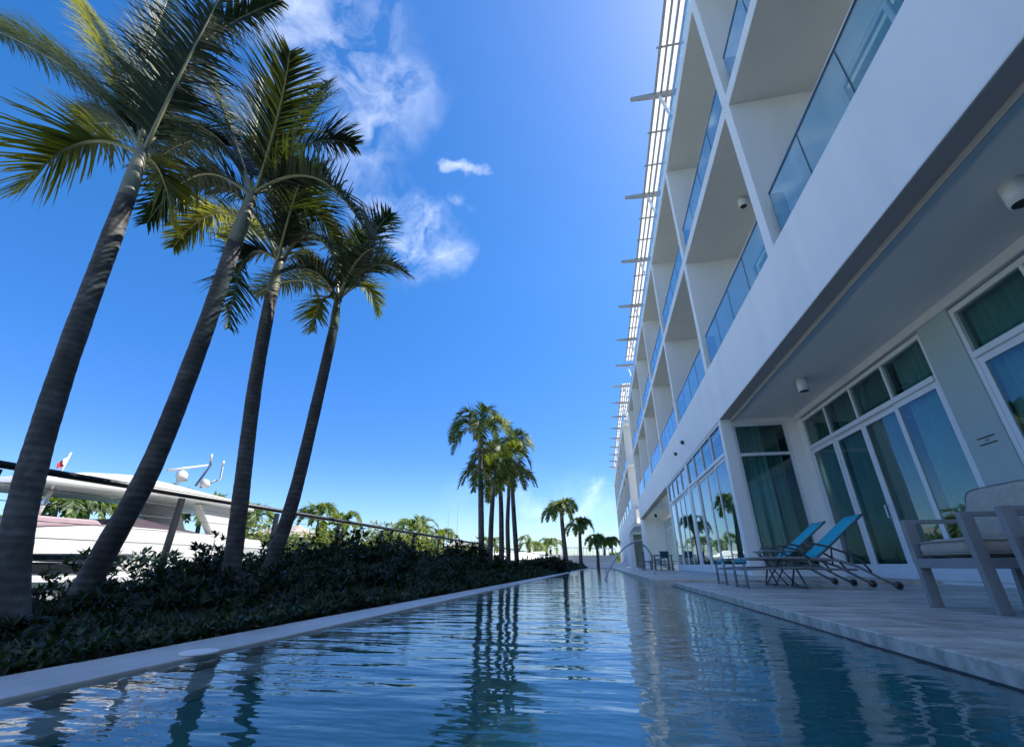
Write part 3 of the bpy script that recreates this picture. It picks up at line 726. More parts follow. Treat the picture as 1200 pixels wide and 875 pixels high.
for a in [(252, 632, 4.3, .34, 'shrub with upright twigs before the yacht hull between the second and third palm', 1),
          (205, 668, 3.6, .28, 'low shrub at the foot of the second palm, right side', 2),
          (360, 634, 6.0, .45, 'rounded shrub right behind the fourth palm trunk', 3), (415, 622, 7.2, .6, 'dense tall shrub covering the railing post beyond the fourth palm', 4),
          (460, 628, 8.6, .6, 'broad dark shrub next to the coconut palm backdrop', 5), (535, 632, 11.8, .55, 'open twiggy shrub left of the palm cluster', 6),
          (558, 634, 13.0, .4, 'tall twiggy shrub touching the first trunk of the cluster', 7), (642, 650, 22, 1.2, 'mounded shrub right of the palm cluster under the white fence', 8)]:
    px, py, Y, rad, lb, sd = a; big = 1 if Y < 6.5 else (1.5 if Y < 15 else 2.2)
    shrub(px, py, Y, rad, lb, sd, .085*big, .036*big, stems=min(22, int(12+rad*26)))

# ------------------------------------------------------------------ yacht
YX, YB = -15., -19.6
def yp(px, py, X=YX): p = ax(px, py, X); return (p.y, p.z)
ya_ = empty('motor_yacht', (0, 0, 0), 'large white motor yacht with flybridge hardtop moored behind the railing', 'yacht')
hull = MB()
secs = []                                # (y, half beam, deck z, keel)
YC = (YX+YB)/2; HB = (YX-YB)/2
for y, hb, dz in ((-6, .1, .35), (-4, .55, .3), (-1, .85, .1), (3, .98, .0), (8, 1, -.02), (14, 1, -.04), (18.2, .97, -.06)):
    secs.append([(YC+HB*hb*a, y, z) for a, z in ((-1, dz), (-.97, -.4), (-.85, -1.5), (-.6, -2.2), (.6, -2.2), (.85, -1.5), (.97, -.4), (1, dz))])
n = 8
for s_ in secs: hull.v += s_
for i in range(len(secs)-1):
    for k in range(n): hull.f.append((i*n+k, i*n+(k+1) % n, (i+1)*n+(k+1) % n, (i+1)*n+k))
hull.f += [tuple(range(n)), tuple(range((len(secs)-1)*n, len(secs)*n))[::-1]]
hull.build('hull', M['gel'], ya_)
# superstructure side profile, extruded across the beam
pr = [(-3.5, .5), (-1.5, 1.15), yp(-60, 620), yp(40, 618), yp(130, 615), yp(200, 621), yp(262, 628), yp(305, 633), yp(314, 641), yp(313, 652), yp(300, 668), yp(290, 700)]
pr += [(14, -.1), (0, -.05)]
MB().prism(pr, 'x', YB+.35, YX-.02).build('superstructure', M['gel'], ya_, bevel=.03)
wn = MB().prism([yp(-80, 648), yp(112, 648), yp(150, 653), yp(128, 672), yp(-90, 674)], 'x', YX-.2, YX+.0).build('saloon_window', M['yglass'], ya_)
MB().prism([yp(-90, 644), yp(115, 643), yp(160, 649), yp(118, 648.5), yp(-90, 648.5)], 'x', YX-.25, YX+.09).build('window_brow', M['gel'], ya_)
MB().prism([yp(-120, 676), yp(170, 675), yp(176, 681), yp(-120, 683)], 'x', YX-.1, YX+.10).build('rub_rail', M['gel'], ya_)
MB().prism([yp(232, 641), yp(262, 639), yp(314, 643), yp(311, 651), yp(280, 648)], 'x', YX-.4, YX+.003).build('cockpit_opening', M['gelgrey'], ya_)
# flybridge windscreen canvas and coaming
MB().prism([yp(36, 617), yp(44, 603), yp(60, 603), yp(130, 609), yp(136, 615)], 'x', YB+1, YX-.5).build('flybridge_cover', M['canvas'], ya_, bevel=.04)
MB().prism([yp(150, 618), yp(186, 606), yp(250, 623), yp(252, 627)], 'x', YB+1.2, YX-.8).build('flybridge_seat', M['canvas'], ya_, bevel=.04)
# hardtop
HT = MB(); top = [(48, 563), (60, 558), (85, 554), (110, 553), (160, 556), (205, 566), (250, 578), (290, 588), (302, 594)]
bot = [(302, 600), (260, 592), (200, 582), (150, 577), (100, 571), (60, 566)]
HT.prism([yp(x, y) for x, y in top+bot], 'x', YB+.7, YX-.15).build('hardtop', M['gel'], ya_, bevel=.08)
MB().prism([yp(244, 590), yp(268, 592), yp(288, 598), yp(295, 632), yp(262, 632)], 'x', YX-.75, YX-.4).build('arch_support', M['gel'], ya_, bevel=.03)
MB().prism([yp(244, 590), yp(268, 592), yp(288, 598), yp(295, 632), yp(262, 632)], 'x', YB+.95, YB+1.3).build('arch_support', M['gel'], ya_, bevel=.03)
for X in (YX-.7, YB+1.2):
    pts = [yp(66, 604), yp(84, 571)]
    MB().tube([(X, *pts[0]), (X, *pts[1])], .07, 8).build('strut', M['steel'], ya_, True)
for x in (178, 183): MB().tube([(YX-1, *yp(x, 612)), (YX-1, *yp(x+2, 585))], .03, 6).build('strut', M['steel'], ya_, True)
sq = MB().tube([(YX-.9, *yp(150, 612)), (YX-.9, *yp(165, 600)), (YX-1.1, *yp(185, 603))], .04, 6).build('steering_wheel', M['rubber'], ya_, True)
# mast with radar, domes and whips
Xm = YC
def ym(px, py): p = ax(px, py, Xm); return V((Xm, p.y, p.z))
MB().tube([ym(197, 551), ym(243, 545)], [.055, .045], 10).build('radar_bar', M['gel'], ya_, True)
MB().tube([ym(213, 564), ym(213, 557), ym(214, 553), ym(215, 551)], [.22, .23, .18, .05], 16).build('radar_dome', M['gel'], ya_, True)
MB().tube([ym(240, 571), ym(240, 566), ym(240, 563), ym(240, 561)], [.19, .20, .15, .04], 16).build('satellite_dome', M['gel'], ya_, True)
MB().tube([ym(229, 569), ym(247, 545), ym(248, 534)], .05, 6).build('antenna', M['cable'], ya_, True)
MB().tube([ym(235, 571), ym(252, 563), ym(258, 562), ym(262, 542)], .04, 6).build('antenna', M['cable'], ya_, True)
MB().tube([ym(261, 546), ym(262, 540)], .05, 8).build('antenna_tip', M['gel'], ya_, True)
MB().tube([ym(247, 540), ym(248, 532)], .05, 8).build('antenna_tip', M['gel'], ya_, True)
# flag on a leaning staff
fp = MB().tube([(YX-.6, *yp(80, 572)), (YX-.6, *yp(102, 529))], .03, 6).build('flag_staff', M['gel'], ya_, True)
def flagq(c, dx=0):
    mb = MB(); vs = []
    for (px, py) in c: q = yp(px, py); vs += [(YX-.6-.06+dx, *q)]
    for (px, py) in c: q = yp(px, py); vs += [(YX-.6-.03+dx, *q)]
    n = len(c); mb.add(vs, [tuple(range(n)), tuple(range(n, 2*n))[::-1]] + [(i, (i+1) % n, n+(i+1) % n, n+i) for i in range(n)]); return mb
flagq([(98, 535), (94, 545), (87, 548), (88, 542), (92, 539)]).build('flag', M['red'], fp)
flagq([(99, 534), (97, 541), (92, 543), (93, 537)], .05).build('flag_panel', M['wcloth'], fp)
# guard wires on the foredeck / hull side
MB().tube([(YX+.02, *yp(-60, 656)), (YX+.02, *yp(130, 660))], .012, 4).build('grab_rail', M['steel'], ya_, True)

# ------------------------------------------------------------------ far bank: trees, coconut palms, roofs, white buildings
def tree(px, py, Y, R_, label, seed, n=900, leaf=.35, mat='treeleaf', squash=.8):
    rng = random.Random(seed); top = ay(px, py, Y); base = V((top.x, Y, -1.0)); root = empty('tree', base, label, 'tree', 'leafy trees on the far bank')
    Ht = top.z+1.0; c = V((0, 0, Ht-R_*squash)); lf = MB(); tb = MB()
    tb.tube([(0, 0, 0), (0, 0, max(.5, Ht-R_*1.2))], [.22, .14], 8)
    cl_ = [c + V((rng.gauss(0, .45)*R_, rng.gauss(0, .45)*R_, rng.uniform(-.7, .75)*R_*squash)) for _ in range(16)]
    for q in cl_: tb.tube([(0, 0, max(.3, Ht-R_*1.6)), q], [.09, .03], 5)
    for _ in range(n):
        q = rng.choice(cl_); d = V((rng.gauss(0, 1), rng.gauss(0, 1), rng.gauss(0, .8))).normalized()*R_*.44*rng.random()**.35
        p = q+d
        if p.z > Ht: p.z = Ht-rng.random()*.3
        leaf_add(lf, p, V((rng.gauss(0, 1), rng.gauss(0, 1), rng.gauss(0, .6))).normalized(), V((rng.random()-.5, rng.random()-.5, 1)).normalized(), leaf, leaf*.5)
    tb.build('trunk', M['wood'], root, True); lf.build('crown', M[mat], root)
def coco(px, py, Y, L, label, seed, grp='coconut palms on the far bank'):
    t_ = ay(px, py, Y); b_ = V((t_.x+.3, Y, -1)); mid_palm(b_, t_, .16, 11, L, label, grp, seed, None, dens=8, w=.16, leaf=.9)
for i, (px, py, Y, L, lb) in enumerate([(66, 598, 20, 2.6, 'sunlit palm crown under the left end of the yacht hardtop'), (104, 600, 22, 2.6, 'feathery palm crown behind the flybridge, left of the second trunk'),
        (192, 596, 26, 2.8, 'palm crown seen under the hardtop between trunk and arch'), (236, 603, 28, 2.8, 'spiky palm crown framed by the yacht arch'),
        (292, 607, 34, 2.8, 'palm crown just right of the third trunk beyond the canal'), (373, 612, 36, 2.9, 'upright coconut palm crown right of the fourth trunk'),
        (402, 618, 45, 3.0, 'small coconut palm crown touching the railing'), (487, 626, 42, 3.3, 'sunlit drooping palm below the middle of the railing'),
        (520, 634, 70, 3.4, 'pale distant palm left of the cluster'), (621, 640, 80, 3.6, 'left one of two distant palms over the white building'), (645, 642, 85, 3.6, 'right one of two distant palms over the white building'),
        (575, 640, 75, 3.0, 'distant palm seen between the cluster trunks')]):
    coco(px, py, Y, L, lb, 100+i)
for i, (px, py, Y, R_, lb) in enumerate([(348, 616, 26, 3.0, 'yellow green tree filling the gap right of the fourth trunk'), (318, 624, 34, 2.6, 'low green tree beside the grey thatched roof'),
        (425, 609, 34, 4.2, 'broad green tree rising to the railing'), (452, 612, 38, 3.2, 'tree beside the broad one below the railing'), (395, 626, 30, 2.5, 'bright low tree behind the hedge'),
        (505, 634, 50, 3.0, 'rounded tree below the railing left of the cluster'), (545, 640, 70, 3.4, 'low tree line left of the palm cluster'), (80, 610, 24, 1.9, 'low shrubbery behind the flybridge'),
        (20, 612, 22, 2.4, 'green tree at the left edge behind the yacht'), (276, 618, 36, 2.4, 'tree behind the yacht arch'), (745, 646, 100, 2.6, 'sunlit yellow green tree beyond the hotel corner'), (728, 648, 110, 2.8, 'pale green tree at the end of the pool'),
        (668, 655, 100, 2.4, 'dark low tree at the end of the fence')]):
    tree(px, py, Y, R_, lb, 200+i, n=4200, leaf=.36 if Y < 45 else .55)

tl = MB(); rg = random.Random(77)
for (xa, ya, xb, yb) in ((-46, 5, -46, 150), (-46, 150, 40, 160)):
    for _ in range(5200):
        t = rg.random(); x = xa+(xb-xa)*t+rg.uniform(-4, 0); y = ya+(yb-ya)*t+rg.uniform(0, 4); hh = 2.6+1.6*mnoise.noise(V((x*.12, y*.12, 0)))+1.0*mnoise.noise(V((x*.5, y*.5, 2)))
        leaf_add(tl, V((x, y, -1+(hh+1)*rg.random()**.6)), V((rg.gauss(0, 1), rg.gauss(0, 1), rg.gauss(0, .6))).normalized(), V((rg.random()-.5, rg.random()-.5, 1)).normalized(), .8, .45)
tag(tl.build('tree_line', M['treeleaf']), kind='stuff')
def house(px0, px1, pyb, pyr, Y, depth, label, roof='thatch', seed=0, eave=.6):
    a = ay(px0, pyb, Y); b = ay(px1, pyb, Y); zr = ay(px0, pyr, Y).z; ze = a.z
    root = empty('house', (0, 0, 0), label, 'house', 'houses on the far bank')
    MB().box(a.x+eave, b.x-eave, Y, Y+depth, -1, ze).build('wall', M['plaster'], root)
    w = (b.x-a.x); rf = MB()
    i0 = w*.3
    rf.add([(a.x, Y-eave, ze-.1), (b.x, Y-eave, ze-.1), (b.x, Y+depth+eave, ze-.1), (a.x, Y+depth+eave, ze-.1), (a.x+i0, Y+depth/2, zr), (b.x-i0, Y+depth/2, zr)],
           [(0, 1, 5, 4), (1, 2, 5), (2, 3, 4, 5), (3, 0, 4), (3, 2, 1, 0)])
    rf.build('roof', M[roof], root)
    nw = max(2, int(w/3))
    for i in range(nw):
        x = a.x+eave+(w-2*eave)*(i+.5)/nw
        wn_ = MB().box(x-.5, x+.5, Y-.05, Y-.002, ze-2.2, ze-.7).build('window', M['frame'], root)
        box(x-.42, x+.42, Y-.07, Y-.052, ze-2.1, ze-.8).build('pane', M['yglass'], wn_)
house(283, 345, 628, 613, 48, 7, 'house with grey thatch roof right of the third palm')
house(455, 500, 634, 622, 62, 8, 'grey roofed house showing through the trees under the railing')
house(515, 552, 642, 633, 85, 9, 'distant house with low grey roof left of the cluster')
house(640, 672, 652, 648, 95, 9, 'small white house behind the far fence')

# long white boathouse with balustrade, and a white picket fence
bh = empty('boathouse', (0, 0, 0), 'long white building with roof balustrade beyond the palm cluster', 'building')
p0 = ay(600, 650, 66); p1 = ay(716, 652, 66)
def bx(px0, px1, Y, z0, z1, d, name, mat, root):
    a = ay(px0, 650, Y).x; b = ay(px1, 650, Y).x
    return MB().box(a, b, Y, Y+d, z0, z1).build(name, M[mat], root)
zt = ay(650, 650.5, 68).z
bx(648, 722, 68, -1, zt, 10, 'wall', 'plaster', bh)
a = ay(648, 650, 68).x; b = ay(722, 650, 68).x; zt2 = ay(660, 640.5, 67.6).z
rb_ = MB().tube([(a, 67.7, zt2), (b, 67.7, zt2-.3)], .06, 6); x = a
while x < b: rb_.tube([(x, 67.7, zt-.1), (x, 67.7, zt2-.3*(x-a)/(b-a))], .03, 4); x += .45
rb_.build('balustrade', M['frame'], bh)
bh2 = empty('house', (0, 0, 0), 'white house with sloping pale roof directly behind the palm cluster', 'house', 'houses on the far bank')
a = ay(545, 650, 60); b = ay(646, 650, 60); zw = ay(620, 655, 60).z; zr = ay(620, 645, 60).z
MB().box(a.x, b.x-.3, 60, 68, -1, zw).build('wall', M['plaster'], bh2)
MB().add([(a.x, 59.5, zw-.15), (b.x, 59.5, zw), (b.x, 68.5, zw), (a.x, 68.5, zw-.15), (a.x+3, 64, zr-.2), (b.x-1.5, 64, zr)], [(0, 1, 5, 4), (1, 2, 5), (2, 3, 4, 5), (3, 0, 4), (3, 2, 1, 0)]).build('roof', M['plaster'], bh2)
pf = empty('picket_fence', (0, 0, 0), 'white vertical slat fence at the far left end of the pool', 'fence')
mb = MB(); Yf = 44; xa, xb = ay(633, 660, Yf).x, ay(654, 660, Yf).x; zf = ay(640, 650.5, Yf).z; x = xa
while x < xb: mb.box(x, x+.22, Yf, Yf+.05, -.05, zf); x += .45
mb.build('slat', M['wcloth'], pf); MB().box(xa, xb+.2, Yf-.05, Yf-.002, zf-.02, zf+.06).build('top_rail', M['wcloth'], pf)
wl = MB().box(-3.2, 3.2, 66, 66.3, .06, .75)
tag(wl.build('garden_wall', M['wcloth']), 'low white wall across the far end of the pool', 'wall')
# masts beyond
for i, (px, py) in enumerate([(526, 600), (537, 592)]):
    t_ = ay(px, py, 60); tag(MB().tube([(t_.x, 60, -1), (t_.x, 60, t_.z)], [.05, .02], 6).build('boat_mast', M['gel']), ('left' if i == 0 else 'right and taller') + ' of two thin boat masts just left of the palm cluster', 'mast', 'thin masts on the canal')

# ------------------------------------------------------------------ furniture
def make_lounger(label):
    # local: foot end at x=0, head towards +x, width along y (0.52)
    root = empty('sun_lounger', (0, 0, 0), label, 'sun lounger', 'turquoise sun loungers on the near deck')
    W = .27; r = .0175
    f = MB()
    for s in (-W, W):
        f.tube([(0, s, .0), (0, s, .30), (.02, s, .355), (.07, s, .375), (.4, s, .385), (.75, s, .38), (1.15, s, .355), (1.38, s, .27), (1.60, s, .13), (1.74, s, .05)], r, 8)
        f.tube([(.0, s, .235), (.3, s, .25), (.75, s, .262), (1.1, s, .24), (1.36, s, .235)], r*.8, 8)
        f.tube([(.82, s, .265), (.82, s, .375)], r*.8, 6)
    for x, z in ((.03, .365), (1.15, .35), (0, .235), (.0, .03), (.72, .262)): f.tube([(x, -W, z), (x, W, z)], r*.8, 6)
    f.build('frame', M['furn'], root, True)
    for s in (-W, W):
        MB().tube([(.72, s*.12, .255), (.72, s*.96, .012)], r*.75, 6).build('leg', M['furn2'], root, True)
    MB().tube([(.72, -W*.96, .012), (.72, W*.96, .012)], r*.7, 6).build('foot_bar', M['furn2'], root, True)
    for s in (-1, 1):
        w = MB().tube([(1.755, s*(W+.012), .05), (1.755, s*(W+.040), .05)], .048, 22).build('wheel', M['furn2'], root, True)
        MB().tube([(1.755, s*(W+.009), .05), (1.755, s*(W+.043), .05)], .025, 14).build('hub', M['rubber'], w, True)
    # arm rests: hoops
    for s in (-W-.03, W+.03):
        MB().tube([(.82, s, .375), (.74, s, .44), (.73, s, .51), (.78, s, .565), (.86, s, .575), (1.05, s, .53), (1.25, s, .45), (1.42, s, .34), (1.50, s, .21)], r*.85, 8).build('armrest', M['furn2'], root, True)
    # sling seat, slightly sagging, and raised backrest
    def sheet(P, w):
        mb = MB(); nn = 6; vs = []
        for p, sag in P:
            for i in range(nn+1):
                u = -1+2*i/nn; vs.append((p[0], u*w, p[1]-sag*(1-u*u)))
        fs = [(i*(nn+1)+j, i*(nn+1)+j+1, (i+1)*(nn+1)+j+1, (i+1)*(nn+1)+j) for i in range(len(P)-1) for j in range(nn)]
        return mb.add(vs, fs)
    o = sheet([((.005, .33), 0), ((.03, .372), .004), ((.08, .392), .01), ((.4, .400), .018), ((.75, .396), .02), ((.95, .385), .012)], W-.004).build('seat', M['sling'], root, True)
    md = o.modifiers.new('thickness', 'SOLIDIFY'); md.thickness = .008
    o = sheet([((.93, .39), .005), ((1.10, .52), .02), ((1.32, .70), .025), ((1.54, .875), .015), ((1.62, .94), .0)], W-.035).build('backrest', M['sling'], root, True)
    md = o.modifiers.new('thickness', 'SOLIDIFY'); md.thickness = .008
    bf = MB()
    for s in (-W+.03, W-.03): bf.tube([(.93, s, .385), (1.10, s, .508), (1.32, s, .69), (1.54, s, .865), (1.63, s, .938)], r*.75, 8)
    bf.tube([(1.63, -W+.03, .938), (1.63, W-.03, .938)], r*.75, 8)
    bf.build('back_frame', M['furn2'], root, True)
    MB().tube([(1.36, -W+.04, .70), (1.30, -W+.04, .30)], r*.6, 6).tube([(1.36, W-.04, .70), (1.30, W-.04, .30)], r*.6, 6).build('prop', M['furn2'], root, True)
    return root
l1 = make_lounger('nearer turquoise sun lounger with raised back on the stone deck')
l1.location = (1.93, 7.31, .065); l1.scale = (1.03, 1, 1)
l2 = copy_tree(l1); l2['label'] = 'farther turquoise sun lounger with raised back beside the end window'; l2.location = (1.93, 8.42, .065)
for i, (x, y, lb) in enumerate([(2.3, 29.5, 'blue lounger in the far alcove, the nearer of two'), (2.3, 31.5, 'blue lounger in the far alcove, the farther of two')]):
    c = copy_tree(l1); c['label'] = lb; c['group'] = 'loungers in the far alcove'; c.location = (x, y, .112)
# side table
tb = empty('side_table', (2.66, 7.95, .065), 'small dark side table with splayed legs between the two loungers', 'table')
MB().box(-.24, .24, -.24, .24, .475, .50).build('table_top', M['furn'], tb, bevel=.008)
for sx in (-1, 1):
    for sy in (-1, 1): MB().tube([(sx*.20, sy*.2, .475), (sx*.02, sy*.16, .24), (-sx*.16, sy*.2, 0)], .011, 6).build('leg', M['furn2'], tb, True)

def make_chair(label):
    # local: faces -x; front at x=0, y is the width
    root = empty('armchair', (0, 0, 0), label, 'armchair', 'cushioned armchairs at the right edge')
    Wd = .305; D = .66; fw, fd = .0225, .04
    for s in (-1, 1):
        y0, y1 = (s*Wd-fw, s*Wd+fw)
        MB().box(0, .075, y0, y1, 0, .625).build('leg', M['furn'], root, bevel=.003)
        MB().prism([(D-.06, 0), (D+.005, 0), (D+.06, .625), (D-.005, .625)], 'y', y0, y1).build('leg', M['furn'], root, bevel=.003)
        MB().box(.0751, D-.003, y0, y1, .595, .625).build('armrest', M['furn'], root, bevel=.003)
        MB().box(.0751, D-.035, y0, y1, .27, .335).build('side_rail', M['furn'], root, bevel=.003)
    MB().box(.003, .05, -Wd+fw, Wd-fw, .27, .335).build('front_rail', M['furn'], root, bevel=.003)
    MB().box(D-.03, D+.01, -Wd+fw, Wd-fw, .27, .335).build('back_rail', M['furn'], root, bevel=.003)
    sl = MB()
    for i in range(6): x = .08+.09*i; sl.box(x, x+.05, -Wd+fw, Wd-fw, .318, .334)
    sl.build('slats', M['furn'], root)
    bk = MB()
    for z in (.42, .52, .62, .70):
        xx = D+.02+(z-.3)*.13; bk.box(xx, xx+.02, -Wd+fw, Wd-fw, z, z+.05)
    bk.build('back_slats', M['furn'], root)
    def cushion(c, dx, dy, dz, hx, hy, hz, name):
        mb = MB(); n = 10; vs = []
        # superellipsoid-like pillow
        nu, nv = 28, 14
        for i in range(nv+1):
            ph = -pi/2+pi*i/nv
            for j in range(nu):
                th = 2*pi*j/nu
                def sp(a, e): return math.copysign(abs(a)**e, a)
                a = sp(cos(ph), .35)*sp(cos(th), .25); b = sp(cos(ph), .35)*sp(sin(th), .25); e = sp(sin(ph), .55)
                puff = 1-.10*(a*a+b*b)/2
                wr = .012*mnoise.noise(V((a*3, b*3, e*2+len(name))))
                vs.append(c+dx*(a*hx)+dy*(b*hy)+dz*(e*hz*puff+wr))
        fs = [(i*nu+j, i*nu+(j+1) % nu, (i+1)*nu+(j+1) % nu, (i+1)*nu+j) for i in range(nv) for j in range(nu)]
        o = mb.add(vs, fs).build(name, M['cush'], root, True)
        # piping around the two seams
        for sg in (-1, 1):
            P = []
            for j in range(41):
                th = 2*pi*j/40
                a = math.copysign(abs(cos(th))**.25, cos(th)); b = math.copysign(abs(sin(th))**.25, sin(th))
                P.append(c+dx*(a*hx*1.0)+dy*(b*hy*1.0)+dz*(sg*hz*.62))
            MB().tube(P, .006, 5).build('piping', M['pipe'], o, True)
        return o
    X, Y, Z = V((1, 0, 0)), V((0, 1, 0)), V((0, 0, 1))
    cushion(V((.325, 0, .405)), X, Y, Z, .315, Wd-.028, .068, 'seat_cushion')
    t = .28; bx_, bz_ = V((cos(t), 0, -sin(t))), V((sin(t), 0, cos(t)))
    cushion(V((D-.13, 0, .625)), bz_, Y, bx_, .205, Wd-.005, .11, 'back_cushion')
    return root
c1 = make_chair('taupe cushioned grey armchair facing the pool, fully in view at the right'); c1.location = (2.42, 3.91, .065)
c2 = copy_tree(c1); c2['label'] = 'second grey armchair at the right edge, cut off by the frame'; c2.location = (2.42, 2.97, .065)

# far dining set
dt = empty('dining_table', (3.1, 26.2, .112), 'dark dining table in the far alcove', 'table')
MB().box(-.5, .5, -.8, .8, .70, .74).build('table_top', M['furn2'], dt)
for sx in (-1, 1):
    for sy in (-1, 1): MB().box(sx*.42-.03, sx*.42+.03, sy*.7-.03, sy*.7+.03, 0, .70).build('leg', M['furn2'], dt)
def make_dchair(label):
    t = empty('dining_chair', (0, 0, 0), label, 'chair', 'dark chairs around the far dining table')
    for sx in (-.2, .2):
        for sy in (-.2, .2): MB().tube([(sx, sy, 0), (sx*.95, sy, .44 if sx < 0 else .92)], .014, 6).build('leg', M['furn2'], t, True)
    MB().box(-.22, .22, -.22, .22, .42, .45).build('seat', M['navy'], t)
    MB().box(.19, .21, -.2, .2, .58, .90).build('backrest', M['navy'], t)
    return t
dc = None
for i, (x, y, r, lb) in enumerate([(2.35, 25.7, 180, 'dining chair at the pool side of the far table, nearer one'), (2.35, 26.7, 180, 'dining chair at the pool side of the far table, farther one'), (3.1, 25.0, 270, 'dining chair at the near end of the far table'), (3.85, 26.2, 0, 'dining chair on the wall side of the far table')]):
    dc2 = make_dchair(lb) if dc is None else copy_tree(dc)
    dc = dc or dc2; dc2['label'] = lb; dc2.location = (x, y, .112); dc2.rotation_euler = (0, 0, radians(r))

# ------------------------------------------------------------------ world, sun, camera
SUN_EL, SUN_ROT = radians(57), radians(62)
w = bpy.data.worlds.new("World"); scn.world = w; w.use_nodes = True
nt = w.node_tree; nt.nodes.clear()
out = nt.nodes.new('ShaderNodeOutputWorld'); bg = nt.nodes.new('ShaderNodeBackground'); nt.links.new(bg.outputs[0], out.inputs[0])
sk = nt.nodes.new('ShaderNodeTexSky'); sk.sky_type = 'NISHITA'; sk.sun_disc = False; sk.sun_elevation = SUN_EL; sk.sun_rotation = SUN_ROT
sk.air_density = 1.0; sk.dust_density = .65; sk.ozone_density = 2.2
tc = nt.nodes.new('ShaderNodeTexCoord'); dirv = tc.outputs['Generated']
def blob(px, py, rad, amp):
    c = px.normalized() if isinstance(px, V) else ray(px, py).normalized()
    d = nt.nodes.new('ShaderNodeVectorMath'); d.operation = 'DISTANCE'; nt.links.new(wv, d.inputs[0]); d.inputs[1].default_value = c
    mr = nt.nodes.new('ShaderNodeMapRange'); mr.interpolation_type = 'SMOOTHSTEP'; nt.links.new(d.outputs['Value'], mr.inputs[0])
    mr.inputs[1].default_value = rad; mr.inputs[2].default_value = rad*.1; mr.inputs[3].default_value = 0; mr.inputs[4].default_value = amp
    return mr.outputs[0]
# domain warp
nz = nt.nodes.new('ShaderNodeTexNoise'); nz.inputs['Scale'].default_value = 5; nz.inputs['Detail'].default_value = 5; nt.links.new(dirv, nz.inputs['Vector'])
sb_ = nt.nodes.new('ShaderNodeVectorMath'); sb_.operation = 'SUBTRACT'; nt.links.new(nz.outputs['Color'], sb_.inputs[0]); sb_.inputs[1].default_value = (.5, .5, .5)
sc_ = nt.nodes.new('ShaderNodeVectorMath'); sc_.operation = 'SCALE'; nt.links.new(sb_.outputs[0], sc_.inputs[0]); sc_.inputs['Scale'].default_value = .30
ad = nt.nodes.new('ShaderNodeVectorMath'); nt.links.new(dirv, ad.inputs[0]); nt.links.new(sc_.outputs[0], ad.inputs[1]); wv = ad.outputs[0]
tot = None
for a in [(375, -20, .20, .50), (405, 40, .19, .56), (440, 105, .16, .55), (430, 175, .12, .36), (482, 262, .115, .80), (508, 292, .08, .6), (465, 238, .10, .5), (556, 190, .026, .75), (548, 240, .035, .5),
          (630, 598, .12, .30), (690, 594, .12, .34), (560, 602, .10, .16), (712, 578, .05, .8), (672, 571, .035, .5), (330, 95, .10, .22), (V((0, -1, .5)), 0, .75, .9), (V((-.75, -.8, .7)), 0, .5, .8), (V((.2, -.8, 1.1)), 0, .5, .7), (V((-1, -.6, .25)), 0, .35, .7)]:  # last four: unseen clouds behind the camera, added as neutral fill
    q = blob(*a); tot = q if tot is None else mathn(nt, 'MAXIMUM', tot, q)
mpn = nt.nodes.new('ShaderNodeMapping'); mpn.inputs['Scale'].default_value = (1, 1, 1.6); nt.links.new(wv, mpn.inputs[0])
fb = noise(nt, mpn.outputs[0], 6.5, 12, .60)
dens = mathn(nt, 'MULTIPLY', mathn(nt, 'MULTIPLY', tot, 1.25), mathn(nt, 'MULTIPLY', mathn(nt, 'SUBTRACT', fb, .40), 2.5, True), True)
dens = mathn(nt, 'MULTIPLY', dens, .82)
dens = mathn(nt, 'MULTIPLY', dens, mathn(nt, 'GREATER_THAN', tot, .001), True)
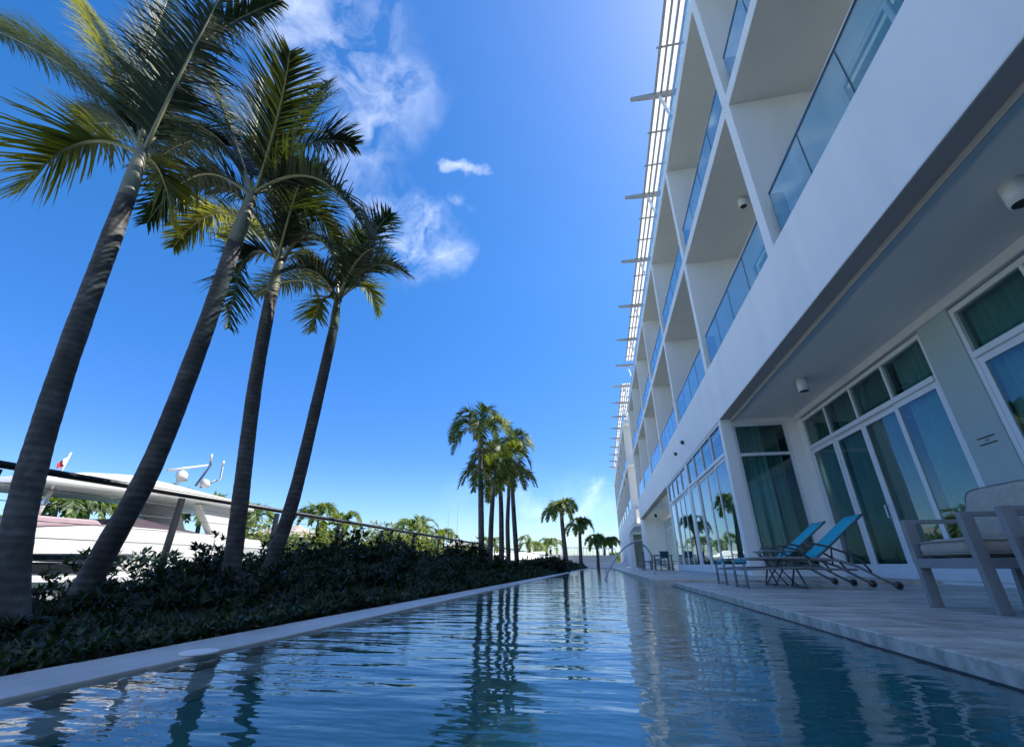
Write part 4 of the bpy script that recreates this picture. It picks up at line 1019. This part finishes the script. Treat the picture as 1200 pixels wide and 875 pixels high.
mxc = nt.nodes.new('ShaderNodeMix'); mxc.data_type = 'RGBA'; nt.links.new(dens, mxc.inputs['Factor']); hs = nt.nodes.new('ShaderNodeHueSaturation'); hs.inputs['Saturation'].default_value = 1.37; hs.inputs['Value'].default_value = 1.2; nt.links.new(sk.outputs[0], hs.inputs['Color']); sx = nt.nodes.new('ShaderNodeSeparateXYZ'); nt.links.new(dirv, sx.inputs[0])
hz = ramp(nt, sx.outputs['Z'], [(0, (.58, .69, .86)), (.06, (.57, .67, .87)), (.22, (.53, .61, .86)), (.6, (.79, .83, .93))])
ml = nt.nodes.new('ShaderNodeMix'); ml.data_type = 'RGBA'; ml.blend_type = 'MULTIPLY'; ml.inputs['Factor'].default_value = 1; nt.links.new(hs.outputs[0], ml.inputs['A']); nt.links.new(hz, ml.inputs['B'])
nt.links.new(ml.outputs['Result'], mxc.inputs['A']); mxc.inputs['B'].default_value = (8.6, 9.0, 9.6, 1)
nt.links.new(mxc.outputs['Result'], bg.inputs[0]); bg.inputs[1].default_value = .085

sl = bpy.data.lights.new('sun', 'SUN'); sl.energy = 4.8; sl.angle = radians(.53); sl.color = (1, .955, .88)
so = bpy.data.objects.new('sun', sl); col.objects.link(so)
sd = V((sin(SUN_ROT)*cos(SUN_EL), cos(SUN_ROT)*cos(SUN_EL), sin(SUN_EL)))
so.rotation_euler = (-sd).to_track_quat('-Z', 'Y').to_euler(); so.location = (10, 10, 30)

cd = bpy.data.cameras.new('camera'); cd.sensor_width = 36; cd.lens = 36*F/1200; cd.clip_start = .02; cd.clip_end = 5000
co = bpy.data.objects.new('camera', cd); col.objects.link(co); co.location = (0, 0, H)
co.rotation_euler = (pi/2+PITCH, 0, YAW)
scn.camera = co
scn.view_settings.view_transform = 'Standard'; scn.view_settings.look = 'None'; scn.view_settings.exposure = 1.38; scn.view_settings.gamma = 1
scn.render.engine = 'CYCLES'
cy = scn.cycles; cy.max_bounces = 10; cy.diffuse_bounces = 5; cy.glossy_bounces = 5; cy.transmission_bounces = 4; cy.transparent_max_bounces = 24
cy.use_denoising = True; cy.sample_clamp_indirect = 6; cy.caustics_reflective = False; cy.caustics_refractive = False
